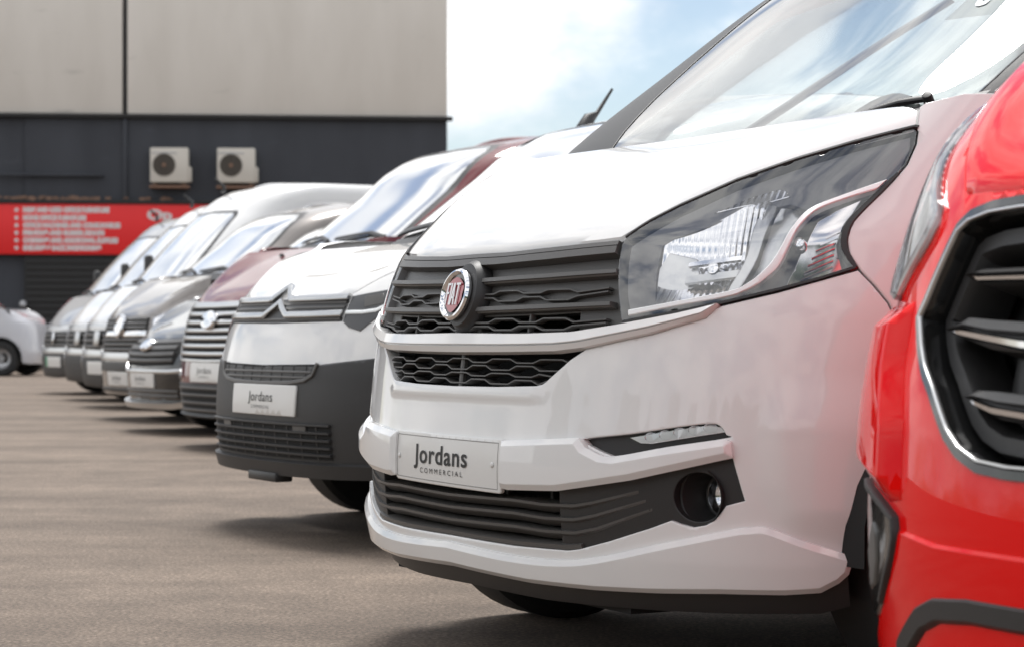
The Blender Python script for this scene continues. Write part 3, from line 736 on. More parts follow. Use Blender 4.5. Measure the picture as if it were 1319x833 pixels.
    for s0, s1, dz in ((.70, .05, 0), (-.02, -.60, -.09)):
        w = strand('wiper', up, [(s0, 1.190+dz), (s0-.06, 1.184+dz), (s0-.16, 1.150+dz*.4), (s1, 1.10)], .010, .014, .010, BLACKP, root, .03, taper=lambda t: 1-.35*t)
        strand('wiper_blade', up, [(s0-.04, 1.190+dz), (s0-.15, 1.155+dz*.4), (s1-.03, 1.10)], .010, .012, .010, RUBBER, w, .04)
        lathe('wiper_pivot', [(0, .012), (.010, .010), (.012, -.02)], up.frame(s0, 1.186+dz, .012), BLACKP, w, 16)
    box('under_shade_box', (0, 1.9, .215), (1.3, 2.5, .05), DEEP, root); box('under_shade_box', (0, .39, .21), (1.02, .5, .05), DEEP, root)  # hidden boxes added to block light and deepen the shade beneath the van
    # ---- inside
    bulk(sh, root, c, 1.10, 4.8)
    ds = bmesh.new(); box_bm(ds, (0, 1.10, 1.06), (1.5, .62, .22), .07); from_bm('dashboard', ds, DASH, root)
    Mw = Matrix.Translation((-.40, 1.42, 1.18)) @ Matrix.Rotation(R(58), 4, 'X')
    stw = tube_path('steering_wheel', [Mw @ Vector((.19*math.cos(a), .19*math.sin(a), 0)) for a in np.linspace(0, 2*math.pi, 33)[:-1]], .016, DASH, root, 8, True)
    for a in (0, 180, 270):
        tube_path('spoke', [Mw @ Vector((0, 0, -.03)), Mw @ Vector((.18*math.cos(R(a)), .18*math.sin(R(a)), 0))], .014, DASH, stw)
    for u in (-.42, .42):
        b = bmesh.new(); box_bm(b, (u, 2.05, .85), (.5, .5, .16), .05); seat = from_bm('seat', b, SEAT, root)
        b = bmesh.new(); box_bm(b, (0, 0, .33), (.48, .14, .66), .05, Matrix.Translation((u, 2.26, .90)) @ Matrix.Rotation(R(-12), 4, 'X')); from_bm('backrest', b, SEAT, seat)
        b = bmesh.new(); box_bm(b, (u, 2.43, 1.66), (.26, .10, .17), .04); from_bm('headrest', b, SEAT, seat)
    box('bulkhead', (0, 2.75, 1.0), (1.6, .03, 1.6), DASH, root)
    return root, sh, up
hero, HS, HU = build_hero()

# ================================================================== the other vans of the row
def build_van(label, loc, ang, paint, W=.92, nose=.1, c=.62, p=2.6, zh=.9, s1=.48, tip=(.93, 1.12), cowl=(.75, 1.25), scr=(1.45, 1.78), roof=(1.8, 1.95), vend=4.7, wv=.85, wr=.32,
              group='vans parked in a row', lamp=None, pillar=None, wipers=True, mirrors=False, side_glass=False, res=.05, shellp=3.4, bottom=.24, holes=(), zrow=None):
    root = empty('van', (loc[0], loc[1], 0), R(ang-90), label, 'van', group)
    zb = cowl[1]+.02
    rows = nose_rows(W, nose, c, zrow or zh)
    if rows[-1][0] < zb+.02: rows.append((zb+.05, rows[-1][1]+.1, W-.06, c+.4))
    sh = Shell(rows, p, vend, .45)
    zc, vc = cowl[1], cowl[0]
    um = W-.035
    up = Shell([(zc-.10, vc-.13, um, vc+.5), (zc, vc, um, vc+.62), ((zc+scr[1])/2, (vc+scr[0])/2-.02, um-.025, (vc+scr[0])/2+.62), (scr[1], scr[0], um-.075, scr[0]+.6), (roof[1]-.05, roof[0]-.12, um-.13, roof[0]+.55), (roof[1], roof[0]+.12, um-.22, roof[0]+.8)], shellp, vend, (zc+scr[1])/2)
    seam = smooth_line([(s1, zh+.003), (s1+(tip[0]-s1)*.28, zh+(tip[1]-zh)*.48), (s1+(tip[0]-s1)*.62, zh+(tip[1]-zh)*.82), tip], 24)
    af = arch_pts(sh, wv, wr+.01, wr+.055, 182, -4)[::-1]; ra = arch_pts(sh, vend-1.0, wr+.01, wr+.055, 180, 0)[::-1]
    half = [(0, zh)]+seam+[(tip[0]+.07, zb-.015), (tip[0]+.2, zb), (sh.send, zb), (sh.send, .28), (ra[0][0]+.02, .28)]+ra+[(ra[-1][0]-.02, .28), (af[0][0]+.02, .28)]+af+[(af[-1][0]-.03, bottom+.01), (af[-1][0]-.2, bottom-.01), (0, bottom-.02)]
    panel('body', sh, sym(half), paint, root, holes, res, None, .02, .003, fres=.04)
    P = sh.pt(*tip)
    v0 = float(sh.par(zh)[0])
    hood_patch(sh, [(0, zh+.004), (s1, zh+.006)], [(s, z+.004) for s, z in seam], [(v0+.003, zh+.004), (v0+.03, zh+.04), (v0+(vc-v0)*.3, zh+(zc-zh)*.42), (v0+(vc-v0)*.65, zh+(zc-zh)*.76), (vc-.06, zc-.015)],
               [(0, vc-.06, zc-.015), (.55, vc-.055, zc-.012), (float(P[0])-.05, float(P[1])+.03, zc-.03), (float(P[0])-.005, float(P[1])+.01, float(P[2])+.03), tuple(P)], paint, root, 16, 20)
    zt = roof[1]
    sw = .80*up.sf/1.28; sw = min(.70, .76*um)
    zs = scr[1]
    hi = .9*sw
    half = [(up.send, zt), (up.send, zb-.03), (sw+.12, zb-.03), (sw+.07, zc-.05), (sw+.06, zc+.02), (sw+.05, (zc+zs)/2), (sw, zs-.02), (hi, zs+.03), (0, zs+.05), (0, zt)]
    win = [(sw+.36, zb+.05), (sw+1.0, zb+.05), (sw+1.0, zs-.10), (sw+.60, zs-.10)]
    for g in (1, -1):
        T = (lambda q: list(q)) if g > 0 else mir
        panel('cab_side', up, T(half), paint, root, [T(win)], .09, None, .02, .003, fres=.06)
        panel('side_window', up, T(win), FARG, root, (), .1, -.006, 0, 0)
        arch_liner(root, (W-.03)*g, wv, wr+.01, wr+.06); arch_liner(root, (W-.03)*g, vend-1., wr+.01, wr+.06)
        wheel(root, (W-.115)*g, wv, wr); wheel(root, (W-.115)*g, vend-1., wr)
    scro = [(0, zc-.07), (sw-.03, zc-.07), (sw+.005, zc+.04), (sw-.005, (zc+zs)/2), (sw-.05, zs-.04), (hi-.05, zs), (0, zs+.02)]
    fr = [(0, zs+.049), (hi, zs+.029), (sw-.002, zs-.021), (sw+.048, (zc+zs)/2), (sw+.058, zc+.02), (sw+.068, zc-.09), (0, zc-.09)]
    panel('screen_surround', up, sym(fr), BLACKP, root, [sym(scro)], .07, -.002, .012, .002, fres=.05)
    panel('windscreen', up, sym([(s*1.01, z+(.006 if z > zc else -.01)) for s, z in scro]), FARG, root, (), .09, -.001, 0, 0)
    band('cowl', up, wide([(0, zc+.012), (sw, zc+.015)]), wide([(0, zc-.06), (sw, zc-.06)]), [(0, .004), (1, .012)], BLACKP, root, 40)
    if wipers:
        for a, b in ((sw-.06, .02), (-.08, -sw+.06)):
            strand('wiper', up, [(a, zc+.02), (a-.2, zc+.055), (b, zc+.030)], .018, .020, .012, BLACKP, root, .05)
    roof_cap(up, zt, paint, root)
    rear_wall(sh, up, paint, root)
    bulk(sh, root, c, zh+.1, vend)
    box('dashboard', (0, vc+.45, zc-.14), (2*um-.3, .6, .2), DASH, root, .06)
    for u in (-.42, .42):
        st = box('backrest', (u, vc+1.45, zc+.05), (.48, .16, .75), SEAT, root, .05)
        box('headrest', (u, vc+1.50, zc+.50), (.26, .10, .17), SEAT, st, .04)
    box('bulkhead', (0, vc+1.75, zt-.75), (2*um-.35, .03, 1.2), DASH, root)
    if mirrors:
        for g in (1, -1):
            m = box('door_mirror', ((W+.11)*g, vc+.42, zb+.22), (.12, .09, .22), BLACKP, root, .035)
            tube_path('mirror_arm', [((W-.05)*g, vc+.46, zb+.10), ((W+.10)*g, vc+.44, zb+.12)], .022, BLACKP, m)
    return root, sh, up
def side2(fn):
    for g in (1, -1): fn((lambda q: list(q)) if g > 0 else mir, g)
def plate(root, sh, s0, z0, w, h, text=True, off=.012):
    pl = panel('number_plate', sh, [(s0-w/2, z0+h/2), (s0+w/2, z0+h/2), (s0+w/2, z0-h/2), (s0-w/2, z0-h/2)], PLATEM, root, (), .05, off, .012, .004)
    if text:
        shell_text('plate_lettering', sh, 'Jordans', s0, z0+h*.08, off+.0015, h*.46, INK if text == 2 else INKG, pl, spacing=1.08, sx=1.35)
        shell_text('plate_lettering', sh, 'COMMERCIAL', s0, z0-h*.24, off+.0015, h*.15, INKG, pl, spacing=1.35, sx=1.3)
    return pl
def slats(root, sh, zs, s, w, off, h, mat, name='grille_bar', curve=0.):
    for z in zs: strand(name, sh, wide([(0, z), (s*.6, z+curve*.3), (s, z+curve)]), w, off, h, mat, root, .05)

# ---- white van with a chevron grille and a dark bumper
def build_chevron_van():
    root, sh, up = build_van('white van with chrome chevron grille and unpainted charcoal bumper', (-.915, 7.9), 29.1, WHITE, W=.915, nose=.09, c=.61, p=2.85, zh=.868, s1=.50, tip=(.92, 1.02), cowl=(.78, 1.10), scr=(1.42, 1.56), roof=(1.75, 1.66), wv=.84, res=.03, bottom=.275)
    d = [(0, .622), (.40, .624), (.62, .643), (.80, .66), (1.0, .66)]
    a = arch_pts(sh, .84, .33, .378, 180, 128)
    panel('bumper', sh, sym(d+[(a[-1][0]-.01, a[-1][1])]+[(s-.008, z) for s, z in a[::-1]]+[(a[0][0]-.03, .27), (.80, .252), (.5, .235), (0, .225)]), PLAST, root, (), .03, .007, .03, .006)
    g = [(0, .858), (.505, .860), (.505, .776), (0, .771)]
    gr = panel('grille', sh, sym(g), BLACKP, root, (), .03, .002, .004, .002)
    slats(gr, sh, (.785, .825, .842), .495, .008, .006, .006, GRILLEM)
    for zz, pk, hw, ww in ((.854, .902, .085, .020), (.797, .846, .105, .022)):
        strand('chevron', sh, wide([(0, pk), (.030, pk-.016), (hw, zz), (.30, zz), (.505, zz+.003)]), ww, .018, .018, CHEV, gr, .02)
    def lamps(T, k):
        l = panel('headlight', sh, T([(.512, .862), (.60, .874), (.68, .884), (.72, .875), (.70, .81), (.648, .768), (.615, .742), (.552, .755), (.512, .776)]), BEZELD, root, (), .03, .004, .008, .002)
        strand('light_guide', sh, T([(.515, .806), (.60, .806), (.66, .812), (.70, .83)]), .012, .0075, .006, LGUIDE, l)
        panel('lamp_reflector', sh, T([(.58, .860), (.66, .870), (.68, .835), (.60, .822)]), GRILLEM, l, (), .02, .006, .004, .002)
    side2(lamps)
    ui = panel('upper_intake', sh, sym([(0, .622), (.425, .628), (.41, .592), (.36, .572), (.25, .562), (0, .558)]), DEEP, root, (), .04, .006, .0, 0)
    strand('intake_frame', sh, wide([(0, .557), (.25, .561), (.36, .571), (.41, .591), (.43, .630)]), .014, .014, .012, GRILLEM, ui)
    slats(ui, sh, (.6, .581), .40, .008, .011, .008, GRILLEM, 'slat')
    for k in np.linspace(-.36, .36, 9): strand('mesh_post', sh, [(k, .62), (k, .566)], .006, .009, .006, BLACKP, ui)
    li = panel('lower_intake', sh, sym([(0, .424), (.53, .424), (.53, .300), (0, .296)]), DEEP, root, (), .04, .0085, 0, 0)
    slats(li, sh, (.418, .392, .366, .340, .316), .53, .010, .020, .016, PLAST, 'slat')
    for k in np.linspace(-.45, .45, 10): strand('mesh_post', sh, [(k, .42), (k, .30)], .010, .011, .006, BLACKP, li)
    for s0 in (-.36, .30): panel('sensor_cover', sh, [(s0, .418), (s0+.09, .418), (s0+.09, .392), (s0, .392)], GRILLEM, li, (), .03, .015, .006, .002)
    band('lower_lip', sh, wide([(0, .290), (.55, .292), (.80, .296), (1.02, .31)]), wide([(0, .220), (.55, .225), (.85, .232), (1.03, .25)]), [(0, .0), (.1, .026), (.75, .024), (1, -.02)], PLAST, root, 60)
    box('tow_cover', (.02, .03, .222), (.26, .07, .035), BLACKP, root, .008)
    plate(root, sh, .035, .498, .56, .108, 2, .016)
    ant = tube_path('aerial', [(-.44, 1.64, 1.59), (-.44, 1.66, 1.635), (-.44, 1.70, 1.66), (-.44, 1.775, 1.765)], [.04, .028, .010, .006], BLACKP, root)
build_chevron_van()

# ---- dark red van
def build_red_van():
    root, sh, up = build_van('dark red van with tall barred chrome grille and oval badge', (-1.965, 13.9), 29.1, MAROON, W=.96, nose=.09, c=.60, p=2.8, zh=.940, s1=.56, tip=(.96, 1.20), cowl=(.88, 1.33), scr=(1.72, 1.97), roof=(2.0, 2.06), vend=5.0, wv=.95, wr=.33)
    gr = panel('grille', sh, sym([(0, .928), (.545, .935), (.56, .90), (.53, .62), (.50, .585), (0, .580)]), DEEP, root, (), .05, .006, .012, .003)
    slats(gr, sh, (.918, .867, .815, .765, .717, .667, .617), .525, .024, .020, .016, SATIN, curve=.004)
    fr = [(0, .932), (.55, .939), (.568, .90), (.54, .615), (.505, .578), (0, .573)]
    strand('grille_frame', sh, fr+mir(fr)[1:], .016, .018, .014, SATIN, gr, .05)
    lathe('badge', [(.10, 0), (.10, .016), (.088, .026), (0, .03)], sh.frame(0, .825, .016), CHROME, root, 32, 1.2, .62)
    def lamps(T, k):
        l = panel('headlight', sh, T([(.60, .95), (.70, 1.03), (.85, 1.12), (.97, 1.17), (.99, 1.10), (.90, .98), (.74, .86), (.62, .84)]), BEZEL, root, (), .05, .003, .006, .002)
        panel('lamp_reflector', sh, T([(.63, .93), (.74, 1.0), (.80, .97), (.72, .88), (.64, .87)]), REFL, l, (), .03, .006, .004, .002)
        panel('fog_lamp', sh, T([(.60, .505), (.80, .52), (.80, .455), (.60, .445)]), SATIN, root, (), .05, .010, .01, .003)
    side2(lamps)
    panel('bumper', sh, sym([(0, .430), (.60, .430), (.70, .44), (1.06, .47), (1.08, .30), (1.0, .235), (.5, .215), (0, .21)]), PLAST, root, (), .05, .008, .02, .004)
    li = panel('lower_intake', sh, sym([(0, .405), (.50, .405), (.47, .25), (0, .245)]), DEEP, root, (), .06, .010, 0, 0)
    slats(li, sh, (.40, .355, .305, .26), .49, .016, .022, .016, GRILLEM, 'slat')
    band('lower_lip', sh, wide([(0, .24), (.6, .245), (1.0, .26)]), wide([(0, .20), (.6, .205), (1.0, .225)]), [(0, .01), (.3, .03), (1, .0)], PLAST, root, 40)
    plate(root, sh, .02, .500, .52, .125, 1, .016)
    lathe('washer_jet', [(0, .02), (.014, .016), (.02, 0)], Matrix.Translation((-.3, .66, 1.26)), BLACKP, root, 10)
build_red_van()

# ---- small dark grey van with a silver splitter
def build_small_van():
    root, sh, up = build_van('small dark grey van with black barred grille and silver bumper splitter', (-2.80, 16.5), 29.1, DGREY, W=.88, nose=.10, c=.58, p=2.6, zh=.712, s1=.50, tip=(.93, .93), cowl=(.88, 1.04), scr=(1.6, 1.60), roof=(1.9, 1.70), vend=4.3, wv=.86, wr=.30, bottom=.21)
    gr = panel('grille', sh, sym([(0, .702), (.52, .708), (.56, .62), (.50, .52), (0, .505)]), DEEP, root, (), .05, .004, .01, .003)
    slats(gr, sh, (.685, .640, .595, .550), .50, .026, .016, .014, GRILLEM, curve=.006)
    lathe('badge', [(.10, 0), (.10, .016), (.088, .026), (0, .03)], sh.frame(0, .652, .014), CHROME, root, 32, 1.05, .62)
    strand('trim_bar', sh, wide([(0, .468), (.45, .470), (.60, .478), (.66, .52)]), .030, .020, .016, SATIN, root, .05)
    panel('bumper', sh, sym([(0, .452), (.50, .455), (.70, .44), (.74, .32), (.6, .26), (0, .25)]), GLOSSB, root, (), .06, .004, .012, .003)
    panel('radiator', sh, [(-.10, .34), (.10, .34), (.10, .255), (-.10, .255)], GRILLEM, root, (), .06, .006, .004, .002)
    slats(root, sh, (.325, .290), .56, .020, .018, .014, GRILLEM, 'slat')
    band('splitter', sh, wide([(0, .250), (.5, .252), (.80, .275), (.92, .30)]), wide([(0, .205), (.5, .208), (.82, .232), (.94, .26)]), [(0, .0), (.1, .05), (.8, .055), (1, -.02)], SATIN, root, 50)
    def lamps(T, k):
        l = panel('headlight', sh, T([(.56, .70), (.66, .76), (.84, .86), (.95, .91), (.94, .83), (.80, .69), (.62, .62)]), BEZEL, root, (), .05, .003, .006, .002)
        panel('lamp_reflector', sh, T([(.62, .70), (.74, .77), (.80, .74), (.70, .67)]), REFL, l, (), .03, .006, .004, .002)
    side2(lamps)
    plate(root, sh, -.02, .405, .52, .115, 1, .018)
build_small_van()

# ---- bronze grey van with a big round badge
def build_bronze_van():
    root, sh, up = build_van('bronze grey van with large round chrome badge above a barred grille', (-3.44, 19.0), 29.1, BRONZE, W=.95, nose=.06, c=.52, p=2.9, zh=.905, s1=.62, tip=(.97, 1.13), cowl=(.72, 1.27), scr=(1.42, 1.80), roof=(1.75, 1.92), vend=5.0, wv=.90, wr=.33)
    gr = panel('grille', sh, sym([(0, .892), (.54, .892), (.56, .76), (.52, .60), (0, .595)]), DEEP, root, (), .05, .004, .01, .003)
    slats(gr, sh, (.880, .845, .81, .705, .665, .622), .53, .022, .014, .012, GRILLEM)
    strand('trim_bar', sh, wide([(0, .752), (.56, .756)]), .05, .020, .016, CHROME, gr, .05)
    strand('trim_bar', sh, wide([(0, .555), (.52, .557), (.70, .59)]), .07, .018, .016, SATIN, gr, .05)
    lathe('badge', [(.105, 0), (.105, .02), (.088, .03), (.08, .022), (0, .022)], sh.frame(0, .815, .016), CHROME, root, 36)
    M = sh.frame(0, .815, .040)
    for a in ((-.05, .045, 0, -.06), (0, -.06, .05, .045), (-.028, .055, 0, -.0), (0, 0, .028, .055)):
        pass
    panel('bumper', sh, sym([(0, .512), (.55, .512), (.66, .53), (.70, .45), (.62, .43), (0, .43)]), BLACKP, root, (), .06, .006, .01, .003)
    slats(root, sh, (.27,), .60, .03, .014, .012, BLACKP, 'slat')
    def lamps(T, k):
        l = panel('headlight', sh, T([(.58, .895), (.68, .93), (.84, 1.02), (.96, 1.10), (.98, 1.0), (.86, .84), (.72, .77), (.60, .76)]), BEZEL, root, (), .05, .003, .006, .002)
        panel('lamp_reflector', sh, T([(.61, .88), (.72, .92), (.80, .92), (.76, .82), (.63, .79)]), REFL, l, (), .03, .006, .004, .002)
        panel('fog_lamp', sh, T([(.62, .40), (.78, .42), (.78, .33), (.62, .32)]), BLACKP, root, (), .05, .006, .01, .003)
    side2(lamps)
    plate(root, sh, -.02, .365, .52, .118, 1, .014)
build_bronze_van()

# ---- three tall panel vans at the far end
def build_tall_van(label, loc, paint, badge, with_plate, flash):
    root, sh, up = build_van(label, loc, 29.1, paint, W=.99, nose=.05, c=.50, p=2.9, zh=.885, s1=.55, tip=(.95, 1.10), cowl=(.52, 1.27), scr=(1.22, 2.0), roof=(1.72, 2.33), vend=5.2, wv=.86, wr=.335, mirrors=True)
    strand('bonnet_strip', sh, wide([(0, .845), (.62, .85), (.72, .87)]), .05, .010, .010, SATIN, root, .06)
    gr = panel('grille', sh, sym([(0, .80), (.52, .80), (.55, .72), (.54, .61), (0, .60)]), DEEP, root, (), .06, .004, .01, .003)
    slats(gr, sh, (.755, .695, .635), .53, .030, .012, .012, GRILLEM)
    M = sh.frame(0, .715, .02)
    if badge == 'diamond':
        bm = bmesh.new(); box_bm(bm, (0, 0, .012), (.115, .115, .024), .006, M @ Matrix.Diagonal((.62, 1.05, 1, 1)) @ Matrix.Rotation(R(45), 4, 'Z')); from_bm('badge', bm, CHROME, root)
    else:
        bm = bmesh.new(); box_bm(bm, (0, 0, .012), (.16, .15, .024), .012, M); from_bm('badge', bm, SATIN, root)
    strand('trim_bar', sh, wide([(0, .555), (.56, .557), (.72, .60)]), .065, .014, .014, SATIN, root, .06)
    panel('bumper', sh, sym([(0, .520), (.60, .520), (.72, .55), (1.0, .56), (1.02, .30), (.9, .235), (0, .215)]), PLAST, root, (), .06, .014, .03, .006)
    def lamps(T, k):
        l = panel('headlight', sh, T([(.60, .86), (.72, .93), (.90, 1.05), (.96, 1.03), (.90, .80), (.80, .62), (.62, .61)]), BEZEL, root, (), .06, .003, .006, .002)
        panel('lamp_reflector', sh, T([(.64, .83), (.74, .89), (.82, .86), (.76, .70), (.65, .68)]), REFL, l, (), .04, .006, .004, .002)
        panel('fog_cover', sh, T([(.66, .53), (.82, .54), (.84, .44), (.70, .40)]), SATIN, root, (), .06, .022, .01, .004)
    side2(lamps)
    if with_plate:
        pl = plate(root, sh, 0, .415, .60, .13, False, .022)
        if flash: panel('plate_flash', sh, [(-.295, .475), (-.225, .475), (-.225, .355), (-.295, .355)], GREEN, pl, (), .05, .0245, .003, .001)
    for k in (-1,):
        tube_path('roof_aerial', [(-.45, 1.55, 2.28), (-.45, 1.56, 2.34), (-.45, 1.46, 2.43)], [.03, .02, .012], BLACKP, root)
build_tall_van('tall white van right behind the bronze grey van', (-4.25, 22.3), WHITE, 'square', True, False)
build_tall_van('tall white van with a bare charcoal bumper between two other tall vans', (-4.99, 25.0), WHITE, 'square', False, False)
build_tall_van('farthest tall silver van with diamond badge and green flash on its plate', (-5.90, 28.0), SILVERP, 'diamond', True, True)

# ---- the van parked sideways by the building
def build_side_van():
    root, sh, up = build_van('light grey van seen from its side at the left edge by the dark wall', (-9.02, 42.0), 176, GREYP, W=.92, nose=.08, c=.45, p=2.6, zh=1.02, s1=.55, tip=(.92, 1.14), cowl=(.88, 1.27), scr=(1.5, 1.72), roof=(1.85, 1.88), vend=4.6, wv=.60, wr=.335, group=None)
build_side_van()

# ================================================================== foreground: the red van at the right edge
def build_front_van():
    a = R(29.1); u, v = 2.3, -.28
    loc = (-.14+u*math.sin(a)+v*math.cos(a), 4.59-u*math.cos(a)+v*math.sin(a))
    gh = [(0, .900), (.36, .898), (.432, .895), (.487, .886), (.515, .870), (.557, .774), (.573, .748), (.540, .704), (.513, .675), (.478, .648), (.421, .593), (.387, .571), (.34, .555), (.276, .550), (0, .549)]
    lg = [(0, .378), (.352, .374), (.436, .366), (.488, .348), (.562, .299), (.585, .245), (0, .243)]
    root, sh, up = build_van('bright red van cut off by the right edge with chrome bars in a black grille', loc, 29.1, REDP, W=.90, nose=.13, c=.62, p=2.7, zh=.913, zrow=.985, s1=.53, tip=(.95, 1.13), cowl=(.95, 1.22), scr=(1.6, 1.7), roof=(1.9, 1.84), vend=4.4, wv=.86, wr=.31, res=.025, bottom=.22, holes=[sym(gh)])
    # grille: frame, chrome edge, deep bars
    gr = band('grille', sh, wide([(0, .93), (.62, .93)]), wide([(0, .53), (.62, .53)]), [(0, -.10), (1, -.10)], DEEP, root, 60, cap=False)
    loop = sym(gh); lp = [tuple(q) for q in inset(loop, .007)]
    strand('grille_frame', sh, loop+[loop[0]], .020, .003, .07, GLOSSB, gr, .012)
    l2 = [tuple(q) for q in inset(loop, .010)]; strand('chrome_edge', sh, l2+[l2[0]], .0042, .0060, .006, SATIN, gr, .012)
    l3 = [tuple(q) for q in inset(loop, .034)]; strand('grille_ledge', sh, l3+[l3[0]], .036, -.028, .07, BLACKP, gr, .012)
    bars = [([(0, .818), (.44, .818), (.476, .808)], [(0, .790), (.43, .794), (.476, .804)]),
            ([(0, .748), (.30, .749), (.448, .755), (.492, .735)], [(0, .702), (.277, .703), (.379, .709), (.490, .730)]),
            ([(0, .656), (.262, .656), (.34, .660), (.386, .659), (.404, .650)], [(0, .614), (.253, .615), (.328, .618), (.402, .638)])]
    for A, B in bars:
        b = band('grille_bar', sh, wide(A), wide(B), [(0, -.09), (.05, -.030), (.12, -.016), (.42, -.008), (.48, -.014), (.50, -.020), (.52, -.020), (.80, -.016), (.95, -.022), (1, -.09)], BLACKP, gr, 110)
        mA = [(s, z*.40+z2*.60) for (s, z), (s2, z2) in zip(A, [tuple(q) for q in np.stack([np.array([p[0] for p in A]), np.interp([p[0] for p in A], [p[0] for p in B], [p[1] for p in B])], 1)])]
        mB = [(s, z*.06+z2*.94) for (s, z), (s2, z2) in zip(A, [tuple(q) for q in np.stack([np.array([p[0] for p in A]), np.interp([p[0] for p in A], [p[0] for p in B], [p[1] for p in B])], 1)])]
        mA[-1] = (mA[-1][0]-.012, mA[-1][1]); mB[-1] = (mB[-1][0]-.012, mB[-1][1])
        band('chrome_strip', sh, wide(mA), wide(mB), [(0, -.03), (.05, -.013), (.25, -.0095), (.75, -.0115), (.95, -.017), (1, -.03)], CHROME, b, 110)
    for s in (.385, .18, -.18, -.385): strand('mesh_post', sh, [(s, .88), (s, .57)], .05, -.075, .03, BLACKP, gr)
    # lower bumper with the lower grille
    low = panel('lower_bumper', sh, sym([(0, .4525), (.43, .4515), (.544, .4615), (.560, .43), (.582, .398), (.644, .343), (.72, .30), (.78, .262), (.80, .22), (.5, .19), (0, .18)]), REDP, root, [sym(lg)], .02, .005, .03, .005, fres=.015)
    l4 = sym(lg)
    strand('grille_frame', sh, l4+[l4[0]], .040, .009, .05, PLAST, low, .015)
    band('lower_grille', sh, wide([(0, .39), (.6, .38)]), wide([(0, .225), (.62, .225)]), [(0, -.06), (1, -.06)], DEEP, root, 40, cap=False)
    slats(root, sh, (.345, .31, .275), .53, .014, -.02, .03, BLACKP, 'slat')
    def sides(T, k):
        f = panel('corner_trim', sh, T([(.80, .520), (.758, .512), (.66, .501), (.60, .488), (.556, .474), (.552, .45), (.566, .422), (.632, .354), (.70, .325), (.78, .32), (.83, .40)]), GLOSSB, root, (), .03, .006, .02, .004)
        strand('trim_edge', sh, T([(.758, .512), (.66, .501), (.60, .488), (.556, .474), (.552, .45), (.566, .422), (.632, .354)]), .010, .012, .014, PLAST, f, .015)
        panel('fog_lamp', sh, T([(.635, .450), (.66, .462), (.70, .42), (.70, .365), (.66, .375), (.636, .41)]), GRILLEM, f, (), .02, .010, .008, .004)
        lo = [(.588, .882), (.597, .900), (.674, .946), (.76, 1.005), (.86, 1.068), (.94, 1.110), (.99, 1.11), (1.0, 1.05), (.93, .93), (.83, .83), (.74, .775), (.694, .772), (.638, .820), (.602, .854)]
        hl = panel('headlight', sh, T(lo), SATIN, root, (), .02, .004, .004, .002)
        panel('lamp_reflector', sh, T([(.66, .85), (.63, .875), (.70, .935), (.78, .98), (.86, .99), (.86, .92), (.78, .83), (.72, .80)]), REFLR, hl, (), .015, (lambda S, Z: .0065-.0025*np.cos(((np.abs(S)-.74)/.11)*1.6)), .004, 0)
        strand('light_guide', sh, T([(.700, .785), (.645, .829), (.612, .862), (.607, .885), (.68, .930), (.77, .993), (.90, 1.08)]), .014, .009, .006, LGUIDE, hl)
        panel('lamp_glass', sh, T(lo), LENS, hl, (), .025, .014, .010, .006)
        panel('bumper_shoulder', sh, T([(.605, .770), (.70, .762), (.80, .768), (1.0, .785), (1.05, .60), (1.0, .52), (.80, .528), (.66, .509), (.59, .495), (.545, .50), (.555, .60), (.592, .69)]), REDP, root, (), .02, .026, .05, .034, fres=.02)
    side2(sides)
    return root, sh, up
FV, FS, FU = build_front_van()

